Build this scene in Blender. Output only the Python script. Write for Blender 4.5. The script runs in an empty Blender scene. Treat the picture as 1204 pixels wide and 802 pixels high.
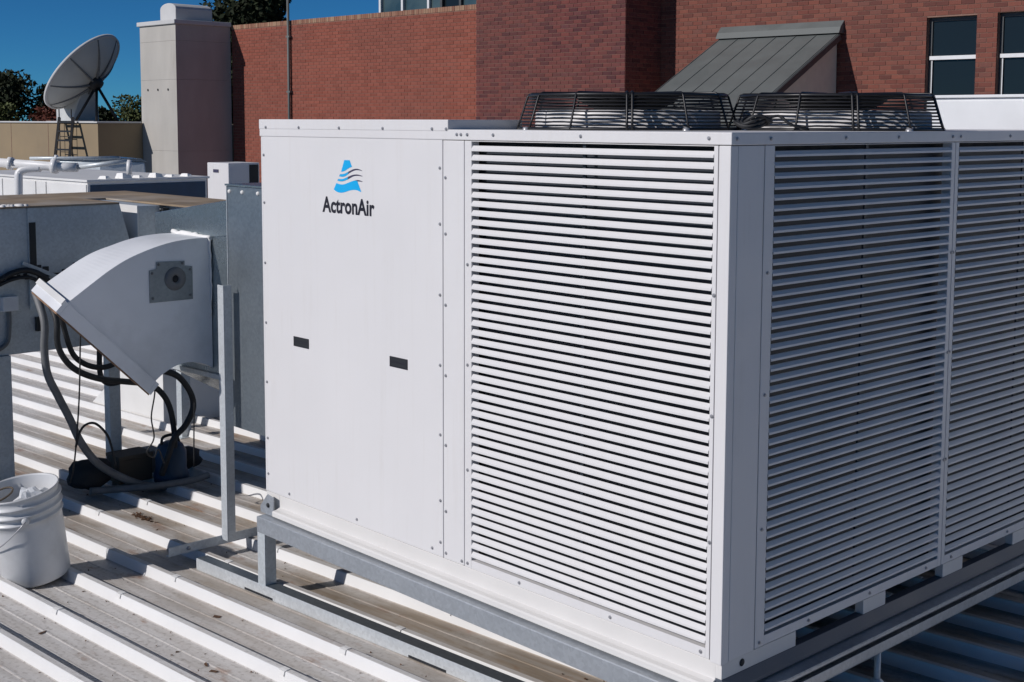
import bpy, math, random
from mathutils import Vector, Matrix, noise as mnoise

random.seed(7)
sc = bpy.context.scene
COL = sc.collection

# ------------------------------------------------------------------ camera
cam_data = bpy.data.cameras.new("camera")
cam = bpy.data.objects.new("camera", cam_data)
COL.objects.link(cam)
_r = Vector((0.68208, 0.73127, 0.003254)); _u = Vector((-0.07241, 0.06311, 0.99538)); _f = Vector((-0.72769, 0.67916, -0.0960))
M = Matrix.Identity(4)
for i in range(3):
    M[i][0] = _r[i]; M[i][1] = _u[i]; M[i][2] = -_f[i]
M.translation = Vector((2.0476, -2.6742, 1.4285))
cam.matrix_world = M
cam_data.sensor_width = 36.0
cam_data.lens = 45.72
cam_data.shift_y = -0.0918
cam_data.clip_start = 0.05
cam_data.clip_end = 3000
sc.camera = cam

# ------------------------------------------------------------------ light
SUN_EL, SUN_AZ = math.radians(30), math.radians(74)      # azimuth of travel, from +X
travel = Vector((math.cos(SUN_EL) * math.cos(SUN_AZ), math.cos(SUN_EL) * math.sin(SUN_AZ), -math.sin(SUN_EL)))
sd = bpy.data.lights.new("sun", 'SUN'); sd.energy = 3.35; sd.angle = math.radians(0.53); sd.color = (1.0, 0.952, 0.925)
sun = bpy.data.objects.new("sun", sd); COL.objects.link(sun)
sun.rotation_euler = travel.to_track_quat('-Z', 'Y').to_euler()
sun.location = (-8, -20, 20)

w = bpy.data.worlds.new("World"); sc.world = w; w.use_nodes = True
nt = w.node_tree; nt.nodes.clear()
sky = nt.nodes.new('ShaderNodeTexSky'); sky.sky_type = 'NISHITA'; sky.sun_disc = False
sky.sun_elevation = SUN_EL
src = -travel
sky.sun_rotation = math.atan2(src.x, src.y)
sky.altitude = 6000; sky.air_density = 1.0; sky.dust_density = 0.0; sky.ozone_density = 10.0
bg = nt.nodes.new('ShaderNodeBackground'); bg.inputs[1].default_value = 0.055
out = nt.nodes.new('ShaderNodeOutputWorld')
wb = nt.nodes.new('ShaderNodeMix'); wb.data_type = 'RGBA'; wb.blend_type = 'MULTIPLY'; wb.inputs[0].default_value = 1.0
wb.inputs[7].default_value = (0.52, 1.10, 1.08, 1)      # cool white balance of the whole sky
nt.links.new(sky.outputs[0], wb.inputs[6]); nt.links.new(wb.outputs[2], bg.inputs[0]); nt.links.new(bg.outputs[0], out.inputs[0])

sc.view_settings.view_transform = 'Standard'; sc.view_settings.look = 'None'
sc.view_settings.gamma = 1.0; sc.view_settings.use_curve_mapping = False
sc.view_settings.exposure = 0.0
sc.render.resolution_x = 1024; sc.render.resolution_y = 682

# ------------------------------------------------------------------ frames
A0 = math.radians(2.5)
EU = Vector((math.cos(A0), math.sin(A0), 0)); EV = Vector((-math.sin(A0), math.cos(A0), 0))
Z0, K = -0.355, 0.02
def UV(u, v, z): return EU * u + EV * v + Vector((0, 0, z))
def roofz(x, y): return Z0 + K * (x * EU.x + y * EU.y)

# ------------------------------------------------------------------ materials
MATS = {}
def nodes_of(name):
    m = bpy.data.materials.new(name); m.use_nodes = True
    n = m.node_tree.nodes; l = m.node_tree.links
    b = n['Principled BSDF']; MATS[name] = m
    return m, n, l, b
def add_noise(n, l, scale, detail=5, rough=0.55, vec=None, stretch=None, coord='Object'):
    t = n.new('ShaderNodeTexNoise'); t.inputs['Scale'].default_value = scale
    t.inputs['Detail'].default_value = detail; t.inputs['Roughness'].default_value = rough
    if vec is None:
        if coord == 'World': vec = n.new('ShaderNodeNewGeometry').outputs['Position']
        else: vec = n.new('ShaderNodeTexCoord').outputs['Object']
    if stretch:
        mp = n.new('ShaderNodeMapping'); mp.inputs['Scale'].default_value = stretch
        l.new(vec, mp.inputs['Vector']); vec = mp.outputs['Vector']
    l.new(vec, t.inputs['Vector']); return t.outputs['Fac']
def ramp(n, l, fac, stops):
    r = n.new('ShaderNodeValToRGB'); e = r.color_ramp.elements
    while len(e) < len(stops): e.new(0.5)
    for k, (p, c) in enumerate(stops):
        e[k].position = p; e[k].color = (c[0], c[1], c[2], 1) if not isinstance(c, (int, float)) else (c, c, c, 1)
    l.new(fac, r.inputs[0]); return r.outputs[0]
def mix(n, l, fac, a, b, mode='MIX'):
    m = n.new('ShaderNodeMix'); m.data_type = 'RGBA'; m.blend_type = mode
    for sock, val in ((m.inputs[0], fac), (m.inputs[6], a), (m.inputs[7], b)):
        if hasattr(val, 'links'): l.new(val, sock)
        elif isinstance(val, (int, float)): sock.default_value = val
        else: sock.default_value = (*val, 1)
    return m.outputs[2]
def math_n(n, l, op, a, b=None, clamp=False):
    m = n.new('ShaderNodeMath'); m.operation = op; m.use_clamp = clamp
    for k, val in enumerate((a, b)):
        if val is None: continue
        if hasattr(val, 'links'): l.new(val, m.inputs[k])
        else: m.inputs[k].default_value = val
    return m.outputs[0]
def bump(n, l, b, height, strength, dist=0.01):
    bp = n.new('ShaderNodeBump'); bp.inputs['Strength'].default_value = strength; bp.inputs['Distance'].default_value = dist
    l.new(height, bp.inputs['Height']); l.new(bp.outputs[0], b.inputs['Normal'])
def simple(name, c, rough=0.5, metal=0.0, var=0.12, scale=6, bmp=0.0, stretch=None, spec=0.5, coord='World', dirt=None, dirt_at=(0.55, 0.75)):
    m, n, l, b = nodes_of(name)
    f = add_noise(n, l, scale, stretch=stretch, coord=coord)
    lo = tuple(x * (1 - var) for x in c); hi = tuple(min(1, x * (1 + var)) for x in c)
    col = ramp(n, l, f, [(0.3, lo), (0.7, hi)])
    if dirt:
        g = add_noise(n, l, scale * 0.4, detail=8, rough=0.65, stretch=stretch, coord=coord)
        col = mix(n, l, ramp(n, l, g, [(dirt_at[0], 0.0), (dirt_at[1], 0.75)]), col, dirt)
    l.new(col, b.inputs['Base Color'])
    l.new(ramp(n, l, f, [(0.3, rough * 0.85), (0.7, min(1, rough * 1.15))]), b.inputs['Roughness'])
    b.inputs['Metallic'].default_value = metal
    b.inputs['Specular IOR Level'].default_value = spec
    if bmp: bump(n, l, b, f, bmp)
    return m

def galvanised(name, c, rough, metal=0.85, sp_rough=.08, wave=0.25):
    m, n, l, b = nodes_of(name)
    geo = n.new('ShaderNodeNewGeometry').outputs['Position']
    v = n.new('ShaderNodeTexVoronoi'); v.inputs['Scale'].default_value = 95; l.new(geo, v.inputs['Vector'])
    f = add_noise(n, l, 3.0, coord='World', detail=7, rough=0.6)
    sp = n.new('ShaderNodeSeparateColor'); l.new(v.outputs['Color'], sp.inputs[0])
    base = ramp(n, l, sp.outputs[0], [(0, tuple(x * .90 for x in c)), (1, tuple(min(1, x * 1.06) for x in c))])
    col = mix(n, l, ramp(n, l, f, [(0.45, 0.0), (0.8, 0.55)]), base, tuple(x * .62 for x in c))
    l.new(col, b.inputs['Base Color'])
    l.new(math_n(n, l, 'ADD', ramp(n, l, f, [(0.3, rough * .8), (0.7, rough * 1.2)]), math_n(n, l, 'MULTIPLY', sp.outputs[1], sp_rough)), b.inputs['Roughness'])
    b.inputs['Metallic'].default_value = metal
    w_ = add_noise(n, l, 2.2, coord='World', detail=2)
    bump(n, l, b, w_, wave, 0.02)
    return m

def unit_paint(name, c):
    m, n, l, b = nodes_of(name)
    big = add_noise(n, l, 1.6, coord='World', detail=4)
    col = ramp(n, l, big, [(0.3, tuple(x * .97 for x in c)), (0.7, c)])
    run = add_noise(n, l, 1.0, coord='World', detail=8, rough=0.7, stretch=(26, 26, 0.9))
    dust = add_noise(n, l, 5.0, coord='World', detail=6, rough=0.65)
    f = math_n(n, l, 'MULTIPLY', ramp(n, l, run, [(0.5, 0.0), (0.75, 0.5)]), ramp(n, l, dust, [(0.4, 0.0), (0.7, 0.8)]))
    col = mix(n, l, f, col, (c[0] * .74, c[1] * .70, c[2] * .64))
    l.new(col, b.inputs['Base Color'])
    l.new(ramp(n, l, dust, [(0.3, 0.36), (0.7, 0.56)]), b.inputs['Roughness'])
    b.inputs['Specular IOR Level'].default_value = 0.4
    bump(n, l, b, add_noise(n, l, 3.2, coord='World', detail=1), 0.22, 0.03)
unit_paint('unit_paint', (0.72, 0.71, 0.712))
simple('unit_paint_skirt', (0.70, 0.685, 0.665), 0.5, var=0.03, scale=4, spec=0.35, dirt=(0.5, 0.45, 0.38), dirt_at=(0.6, 0.9))
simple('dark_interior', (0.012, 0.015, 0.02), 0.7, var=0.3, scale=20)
simple('coil', (0.018, 0.024, 0.034), 0.5, var=0.3, scale=40, stretch=(40, 40, 1))
simple('dark_tray', (0.085, 0.10, 0.125), 0.45, 0.0, var=0.08)
simple('screw_metal', (0.40, 0.40, 0.42), 0.4, 0.5)
simple('black_wire', (0.012, 0.012, 0.014), 0.4, var=0.2)
simple('black_rubber', (0.02, 0.021, 0.023), 0.6, var=0.25, scale=30)
simple('grey_conduit', (0.16, 0.165, 0.17), 0.55, var=0.2, scale=15)
simple('logo_blue', (0.0, 0.40, 0.80), 0.5, var=0.03)
simple('logo_black', (0.012, 0.01, 0.018), 0.5, var=0.1)
simple('logo_dark', (0.05, 0.045, 0.09), 0.5, var=0.1)
galvanised('galvanised', (0.42, 0.45, 0.485), 0.45, 0.5)
galvanised('zinc_bright', (0.60, 0.635, 0.66), 0.45, 0.25)
galvanised('galvanised_sheet', (0.42, 0.48, 0.50), 0.26, 0.85, .02, .35)
galvanised('galvanised_dark', (0.30, 0.34, 0.37), 0.4, 0.8, .03)
galvanised('galvanised_dull', (0.58, 0.625, 0.65), 0.45, 0.3)
simple('painted_duct', (0.78, 0.795, 0.82), 0.45, 0.0, var=0.06, scale=3, dirt=(0.42, 0.42, 0.41), dirt_at=(0.5, 0.8))
simple('white_sheet', (0.74, 0.735, 0.72), 0.5, var=0.06, scale=3, dirt=(0.5, 0.45, 0.38), dirt_at=(0.6, 0.9))
simple('silicone', (0.80, 0.79, 0.77), 0.6, var=0.05)
simple('rusty_brown', (0.22, 0.13, 0.08), 0.85, var=0.4, scale=20)
simple('dirty_top', (0.30, 0.225, 0.15), 0.9, var=0.3, scale=5, dirt=(0.40, 0.38, 0.35), dirt_at=(0.5, 0.7))
simple('plastic_white', (0.62, 0.63, 0.64), 0.42, var=0.06, scale=10, dirt=(0.42, 0.41, 0.39), dirt_at=(0.55, 0.85))
simple('pvc_white', (0.74, 0.74, 0.74), 0.4, var=0.06, scale=12)
simple('bag_plastic', (0.66, 0.68, 0.70), 0.25, var=0.1, scale=20)
simple('concrete', (0.45, 0.43, 0.395), 0.9, var=0.10, scale=1.6, stretch=(1, 1, 0.35), dirt=(0.33, 0.30, 0.26), bmp=0.1)
simple('concrete_cap', (0.55, 0.55, 0.55), 0.85, var=0.06, scale=2)
simple('tan_render', (0.28, 0.215, 0.135), 0.92, var=0.08, scale=1.2, dirt=(0.20, 0.155, 0.10))
simple('black_steel', (0.015, 0.015, 0.016), 0.5)
simple('dish_grey', (0.50, 0.52, 0.52), 0.6, var=0.08, scale=1.5)
simple('mortar', (0.25, 0.145, 0.11), 0.95, var=0.12, scale=8)
simple('window_frame', (0.06, 0.065, 0.07), 0.5)
simple('white_frame', (0.72, 0.73, 0.74), 0.5, var=0.04)
simple('awning_green', (0.125, 0.136, 0.132), 0.6, var=0.08, scale=2, dirt=(0.085, 0.098, 0.094))
simple('awning_wall', (0.70, 0.66, 0.54), 0.9, var=0.05)
simple('pump_blue', (0.02, 0.05, 0.10), 0.5, var=0.2)
simple('sack_dark', (0.022, 0.022, 0.024), 0.8, var=0.3, scale=10, bmp=0.5)
simple('cardboard', (0.12, 0.095, 0.07), 0.9, var=0.2)
simple('far_roof', (0.16, 0.155, 0.15), 0.95, var=0.15, scale=0.5)
simple('ground', (0.09, 0.085, 0.06), 0.95, var=0.25, scale=0.05)
simple('trunk', (0.05, 0.04, 0.03), 0.95, var=0.2)
simple('leaf_litter', (0.10, 0.05, 0.025), 0.9, var=0.4, scale=60)

def foliage(name, c):
    m, n, l, b = nodes_of(name)
    g = n.new('ShaderNodeNewGeometry')
    col = ramp(n, l, g.outputs['Random Per Island'], [(0, tuple(x * .5 for x in c)), (1, tuple(x * 1.5 for x in c))])
    l.new(col, b.inputs['Base Color']); b.inputs['Roughness'].default_value = 0.7
    b.inputs['Specular IOR Level'].default_value = 0.2
foliage('leaf_dark', (0.022, 0.030, 0.014))
foliage('leaf_mid', (0.07, 0.085, 0.03))
foliage('leaf_red', (0.10, 0.03, 0.02))

def brick_mat(name, stops):
    m, n, l, b = nodes_of(name)
    g = n.new('ShaderNodeNewGeometry'); oi = n.new('ShaderNodeObjectInfo')
    s = math_n(n, l, 'FRACT', math_n(n, l, 'ADD', g.outputs['Random Per Island'], oi.outputs['Random']))
    f = add_noise(n, l, 9, coord='World', detail=6)
    s2 = math_n(n, l, 'ADD', math_n(n, l, 'MULTIPLY', s, 0.75), math_n(n, l, 'MULTIPLY', f, 0.25))
    big = add_noise(n, l, 0.6, coord='World', detail=3)
    col = mix(n, l, ramp(n, l, big, [(0.35, 0.0), (0.7, 0.35)]), ramp(n, l, s2, stops), (0.16, 0.07, 0.056))
    l.new(col, b.inputs['Base Color']); b.inputs['Roughness'].default_value = 0.9
    b.inputs['Specular IOR Level'].default_value = 0.2
    bump(n, l, b, f, 0.3, 0.01)
brick_mat('brick_red', [(0.08, (0.105, 0.042, 0.036)), (0.4, (0.18, 0.062, 0.047)), (0.7, (0.225, 0.08, 0.057)), (0.95, (0.14, 0.068, 0.058))])
brick_mat('brick_orange', [(0.1, (0.22, 0.068, 0.047)), (0.45, (0.265, 0.082, 0.057)), (0.75, (0.285, 0.092, 0.064)), (0.95, (0.245, 0.085, 0.062))])
brick_mat('brick_brown', [(0.1, (0.075, 0.03, 0.034)), (0.4, (0.13, 0.044, 0.042)), (0.7, (0.175, 0.056, 0.048)), (0.95, (0.095, 0.045, 0.05))])
brick_mat('brick_coping', [(0.1, (0.25, 0.12, 0.08)), (0.5, (0.33, 0.18, 0.12)), (0.9, (0.38, 0.26, 0.17))])

m, n, l, b = nodes_of('window_glass')
b.inputs['Base Color'].default_value = (0.012, 0.018, 0.022, 1); b.inputs['Roughness'].default_value = 0.06
b.inputs['Specular IOR Level'].default_value = 0.25
f = add_noise(n, l, 1.3, coord='World', detail=1); bump(n, l, b, f, 0.08, 0.02)
m, n, l, b = nodes_of('window_glass_pale')
f = add_noise(n, l, 1.2, coord='World', detail=4)
l.new(ramp(n, l, f, [(0.3, (0.03, 0.06, 0.075)), (0.7, (0.08, 0.12, 0.125))]), b.inputs['Base Color']); b.inputs['Roughness'].default_value = 0.15

# roof: local coordinates are (u along the ribs, v across, w above the pan)
def roof_material():
    m, n, l, b = nodes_of('roof_sheet')
    tc = n.new('ShaderNodeTexCoord').outputs['Object']
    sp = n.new('ShaderNodeSeparateXYZ'); l.new(tc, sp.inputs[0])
    u, v, w_ = sp.outputs
    clean = ramp(n, l, add_noise(n, l, 2, vec=tc), [(0.3, (0.70, 0.70, 0.695)), (0.7, (0.80, 0.80, 0.795))])
    streak = add_noise(n, l, 6, detail=8, rough=0.7, vec=tc, stretch=(0.35, 4, 1))
    grime = ramp(n, l, streak, [(0.25, (0.40, 0.375, 0.34)), (0.5, (0.57, 0.55, 0.53)), (0.75, (0.73, 0.72, 0.71))])
    spk = add_noise(n, l, 55, detail=3, vec=tc)
    grime = mix(n, l, ramp(n, l, spk, [(0.52, 0.0), (0.70, 0.55)]), grime, (0.17, 0.15, 0.13))
    # dried silt that collected in the pans around the frame
    blotch = add_noise(n, l, 1.3, detail=9, rough=0.62, vec=tc, stretch=(0.8, 1.6, 1))
    near = ramp(n, l, math_n(n, l, 'ADD', v, 0.45), [(0.0, 0.22), (0.62, 1.0)])
    silt_f = math_n(n, l, 'MULTIPLY', ramp(n, l, blotch, [(0.36, 0.0), (0.56, 0.95)]), near)
    far = math_n(n, l, 'SUBTRACT', 1.0, ramp(n, l, math_n(n, l, 'MULTIPLY', math_n(n, l, 'ADD', u, 5.2), -1.0), [(0.0, 0.0), (1.0, 0.85)]))
    silt_f = math_n(n, l, 'MULTIPLY', silt_f, far)
    silt = ramp(n, l, add_noise(n, l, 7, detail=6, vec=tc, stretch=(.4, 2, 1)), [(0.3, (0.20, 0.155, 0.11)), (0.6, (0.33, 0.265, 0.20)), (0.8, (0.40, 0.34, 0.28))])
    grime = mix(n, l, silt_f, grime, silt)
    # a few rust spots
    rs = add_noise(n, l, 4.5, detail=7, rough=0.7, vec=tc, stretch=(0.7, 1.5, 1))
    grime = mix(n, l, ramp(n, l, rs, [(0.575, 0.0), (0.68, 0.85)]), grime, (0.25, 0.13, 0.07))
    low = math_n(n, l, 'SUBTRACT', 1.0, ramp(n, l, math_n(n, l, 'MULTIPLY', w_, 20.0), [(0.045, 0.0), (0.075, 1.0)]))
    topd = math_n(n, l, 'MULTIPLY', ramp(n, l, math_n(n, l, 'MULTIPLY', w_, 20.0), [(0.84, 0.0), (0.86, 1.0)]), ramp(n, l, streak, [(0.3, 0.85), (0.7, 0.3)]))
    amt = math_n(n, l, 'MAXIMUM', low, topd)
    amt = math_n(n, l, 'MULTIPLY', amt, ramp(n, l, add_noise(n, l, 14, vec=tc, stretch=(.2, 2, 1)), [(0.2, 0.7), (0.6, 1.0)]))
    col = mix(n, l, amt, clean, grime)
    l.new(col, b.inputs['Base Color']); b.inputs['Roughness'].default_value = 0.55
    b.inputs['Specular IOR Level'].default_value = 0.35
    bump(n, l, b, add_noise(n, l, 5, vec=tc, stretch=(.5, 2, 1)), 0.15, 0.01)
roof_material()

# ------------------------------------------------------------------ mesh helpers
MW = {}
class MB:
    def __init__(s, uv=False): s.v = []; s.f = []; s.uv = uv; s.sm = []
    def add(s, vs, fs, smooth=False):
        o = len(s.v); s.v += [tuple(p) for p in vs]
        for f in fs: s.f.append(tuple(i + o for i in f)); s.sm.append(smooth)
        return s
    def box(s, x0, x1, y0, y1, z0, z1):
        if x0 > x1: x0, x1 = x1, x0
        if y0 > y1: y0, y1 = y1, y0
        if z0 > z1: z0, z1 = z1, z0
        return s.add([(x0, y0, z0), (x1, y0, z0), (x1, y1, z0), (x0, y1, z0), (x0, y0, z1), (x1, y0, z1), (x1, y1, z1), (x0, y1, z1)],
              [(0, 3, 2, 1), (4, 5, 6, 7), (0, 1, 5, 4), (1, 2, 6, 5), (2, 3, 7, 6), (3, 0, 4, 7)])
    def hexa(s, p):
        return s.add(p, [(0, 3, 2, 1), (4, 5, 6, 7), (0, 1, 5, 4), (1, 2, 6, 5), (2, 3, 7, 6), (3, 0, 4, 7)])
    def bar(s, a, b, w, h, up=(0, 0, 1)):
        a = Vector(a); b = Vector(b); d = (b - a).normalized(); up = Vector(up)
        if abs(d.dot(up)) > 0.98: up = Vector((1, 0, 0))
        x = d.cross(up).normalized() * (w / 2); y = x.cross(d).normalized() * (h / 2)
        return s.hexa([a - x - y, a + x - y, b + x - y, b - x - y, a - x + y, a + x + y, b + x + y, b - x + y])
    def tube(s, path, r, n=8, closed=False, caps=True, r2=None):
        P = [Vector(p) for p in path]; L = len(P); vs = []; fs = []
        prev = None
        for i in range(L):
            if closed: d = P[(i + 1) % L] - P[i - 1]
            else: d = P[min(i + 1, L - 1)] - P[max(i - 1, 0)]
            d.normalize()
            if prev is None:
                t = Vector((0, 0, 1)) if abs(d.z) < 0.9 else Vector((1, 0, 0)); x = d.cross(t).normalized()
            else: x = (prev - d * prev.dot(d)).normalized()
            prev = x; y = d.cross(x)
            rr = r if r2 is None else r + (r2 - r) * i / (L - 1)
            for k in range(n):
                a = 2 * math.pi * k / n; vs.append(P[i] + (x * math.cos(a) + y * math.sin(a)) * rr)
        for i in range(L if closed else L - 1):
            j = (i + 1) % L
            for k in range(n): fs.append((i * n + k, i * n + (k + 1) % n, j * n + (k + 1) % n, j * n + k))
        s.add(vs, fs, True)
        if caps and not closed:
            o = len(s.v) - len(vs)
            s.f.append(tuple(o + k for k in range(n - 1, -1, -1))); s.sm.append(False)
            s.f.append(tuple(o + (L - 1) * n + k for k in range(n))); s.sm.append(False)
        return s
    def lathe(s, prof, n=32, c=(0, 0, 0), mat=None, smooth=True):
        vs = []; fs = []; c = Vector(c)
        for (r, z) in prof:
            for k in range(n):
                a = 2 * math.pi * k / n; p = Vector((r * math.cos(a), r * math.sin(a), z))
                if mat is not None: p = mat @ p
                vs.append(p + c)
        for i in range(len(prof) - 1):
            for k in range(n): fs.append((i * n + k, i * n + (k + 1) % n, (i + 1) * n + (k + 1) % n, (i + 1) * n + k))
        return s.add(vs, fs, smooth)
    def prism(s, poly, to3, d0, d1):
        """poly: 2D outline, to3(a, b, d) -> 3D"""
        k = len(poly)
        vs = [to3(a, b, d0) for a, b in poly] + [to3(a, b, d1) for a, b in poly]
        fs = [tuple(range(k)), tuple(range(2 * k - 1, k - 1, -1))]
        fs += [(i, i + k, (i + 1) % k + k, (i + 1) % k) for i in range(k)]
        return s.add(vs, fs)
    def mesh(s, name, inv=None):
        vs = [UV(*p) if s.uv else Vector(p) for p in s.v]
        if inv is not None: vs = [inv @ p for p in vs]
        me = bpy.data.meshes.new(name); me.from_pydata([tuple(p) for p in vs], [], s.f)
        me.polygons.foreach_set('use_smooth', s.sm); me.update()
        return me
    def build(s, name, mat, parent=None, origin=(0, 0, 0), bevel=0.0, recalc=True):
        if parent is not None: Mx = MW[parent]
        else: Mx = Matrix.Translation(Vector(origin))
        me = s.mesh(name, Mx.inverted())
        if recalc:
            import bmesh
            bm = bmesh.new(); bm.from_mesh(me); bmesh.ops.recalc_face_normals(bm, faces=bm.faces); bm.to_mesh(me); bm.free()
        o = bpy.data.objects.new(name, me); COL.objects.link(o)
        me.materials.append(MATS[mat])
        if parent is not None: o.parent = parent
        else: o.location = origin
        MW[o] = Mx.copy()
        if bevel:
            md = o.modifiers.new('bevel', 'BEVEL'); md.width = bevel; md.segments = 2; md.limit_method = 'ANGLE'; md.angle_limit = math.radians(40)
        return o
def tag(o, label, cat, group=None, kind=None):
    if label: o['label'] = label
    if cat: o['category'] = cat
    if group: o['group'] = group
    if kind: o['kind'] = kind
    return o
def thing(name, label, cat, loc, rot=None, group=None, kind=None):
    o = bpy.data.objects.new(name, None); COL.objects.link(o); o.empty_display_size = 0.1
    Mx = Matrix.Translation(Vector(loc))
    if rot is not None: Mx = Mx @ rot.to_4x4()
    o.matrix_world = Mx
    MW[o] = Mx
    return tag(o, label, cat, group, kind)
def place(name, me, mat, parent, world):
    o = bpy.data.objects.new(name, me); COL.objects.link(o)
    if not me.materials: me.materials.append(MATS[mat])
    o.parent = parent; o.matrix_basis = MW[parent].inverted() @ world
    MW[o] = world
    return o
def smooth_path(pts, sub=6):
    P = [Vector(p) for p in pts]; out = []
    for i in range(len(P) - 1):
        p0 = P[max(i - 1, 0)]; p1 = P[i]; p2 = P[i + 1]; p3 = P[min(i + 2, len(P) - 1)]
        for k in range(sub):
            t = k / sub
            out.append(0.5 * ((2 * p1) + (-p0 + p2) * t + (2 * p0 - 5 * p1 + 4 * p2 - p3) * t * t + (-p0 + 3 * p1 - 3 * p2 + p3) * t ** 3))
    out.append(P[-1]); return out

# ================================================================== SETTING
# ribbed steel roof
SP, V0 = 0.2442, -0.885
def build_roof():
    prof = []
    n0, n1 = -26, 83
    for k in range(n0, n1):
        v = V0 + SP * k
        prof += [(v, 0), (v + .003, .003), (v + .012, .040), (v + .015, .0432), (v + .036, .0432), (v + .039, .040), (v + .049, .003), (v + .052, 0),
                 (v + .10, 0), (v + .104, .0022), (v + .110, .0022), (v + .114, 0), (v + .172, 0), (v + .176, .0022), (v + .182, .0022), (v + .186, 0)]
    us = [-16.0, -8.0, -4.0, -2.0, 0.0, 3.0, 7.0]
    vs = [(u, v, wv) for u in us for (v, wv) in prof]
    k = len(prof)
    fs = [(i * k + j, (i + 1) * k + j, (i + 1) * k + j + 1, i * k + j + 1) for i in range(len(us) - 1) for j in range(k - 1)]
    me = bpy.data.meshes.new('roof'); me.from_pydata(vs, [], fs); me.update()
    o = bpy.data.objects.new('roof', me); COL.objects.link(o); me.materials.append(MATS['roof_sheet'])
    ax = (EU + Vector((0, 0, K))).normalized(); ay = EV.copy(); az = ax.cross(ay)
    R = Matrix((ax, ay, az)).transposed().to_4x4(); R.translation = Vector((0, 0, Z0))
    o.matrix_world = R; MW[o] = R
    tag(o, 'white ribbed steel roof with grimy pans and bright rib sides', None, kind='structure')
    # fixing clips folded over the ribs
    c = MB()
    c.prism([(.004, .028), (.009, .0425), (.020, .0450), (.034, .0450), (.034, .0434), (.008, .03)], lambda a, b_, d: (d, a, b_), -.016, .016)
    cm = c.mesh('roof_clip')
    for uu in (-3.567, -2.50, -1.435, -.37):
        for kk in range(-4, 12):
            place('roof_clip', cm, 'white_sheet', o, R @ Matrix.Translation(Vector((uu + random.uniform(-.012, .012), V0 + SP * kk, 0.001))))
    return o, R
ROOF, RM = build_roof()

fr = MB(uv=True).box(-60, -16, -8, 40, -1.6, -1.25).build('far_roof', 'far_roof', origin=UV(-30, 10, -1.6))
tag(fr, 'flat grey lower roof of the neighbouring block', None, kind='structure')
g = MB().box(-900, 900, -900, 900, -7.0, -6.5).build('ground', 'ground', origin=(0, 0, -7))
tag(g, 'open ground beyond the buildings', None, kind='structure')

# ================================================================== AIR CONDITIONING UNIT
UZ = -0.084
unit = thing('air_conditioning_unit', 'large off-white rooftop air conditioning unit with louvred sides and blue logo', 'air conditioner', (-1.1, 1.1, UZ))
H, HT = 1.403, 1.434
XL, XS = -2.216, -1.112
XA, XB, XC = -1.143, -1.038, -0.040       # panel seams on the front
YA, YD, YE, YEND = 0.144, 1.1455, 2.147, 2.29
T = 0.018
G = 0.0016

MB().box(XL + .03, -.06, .06, YEND - .03, 0.012, H - .035).build('casing', 'dark_interior', unit)  # inner box coloured near-black so the louvre gaps look dark
MB().box(XA + .02, -.09, .0505, .0585, 0.03, H - .05).build('coil', 'coil', unit)
MB().box(-.0585, -.0505, .09, YEND - .06, 0.03, H - .05).build('coil', 'coil', unit)

ap = MB().box(XL + .012, XA - G, 0, T, 0, 1.3955).build('access_panel', 'unit_paint', unit, bevel=.0022)
MB().box(XL, XL + .0108, .0015, .06, -.001, 1.3955).build('edge_trim', 'unit_paint', unit, bevel=.0015)
MB().box(XA + G, XB - G, 0, T, 0, 1.3685).build('filler_panel', 'unit_paint', unit, bevel=.0022)
MB().box(XL, XL + .03, .0605, YEND, 0, H - .005).build('end_panel', 'unit_paint', unit, bevel=.002)
MB().box(XL + .031, -.05, YEND - .028, YEND, 0, H - .005).build('rear_panel', 'unit_paint', unit, bevel=.002)
# top covers
MB().box(XL - .002, .003, -.003, YEND + .003, 1.3702, H).build('top_cover', 'unit_paint', unit, bevel=.0025)
MB().box(XL - .003, XS, -.0045, .32, 1.3975, HT).build('raised_cover', 'unit_paint', unit, bevel=.0025)
# corner posts
cp = MB().box(XC + G, -.0004, -.001, .03, -.005, 1.3685); cp.box(-.03, 0, .0305, YA - G, -.002, 1.3685)
cp.build('corner_post', 'unit_paint', unit, bevel=.002)
MB().box(-.03, 0, YE + G, YEND - .03, 0, 1.3685).build('corner_post', 'unit_paint', unit, bevel=.002)

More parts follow.
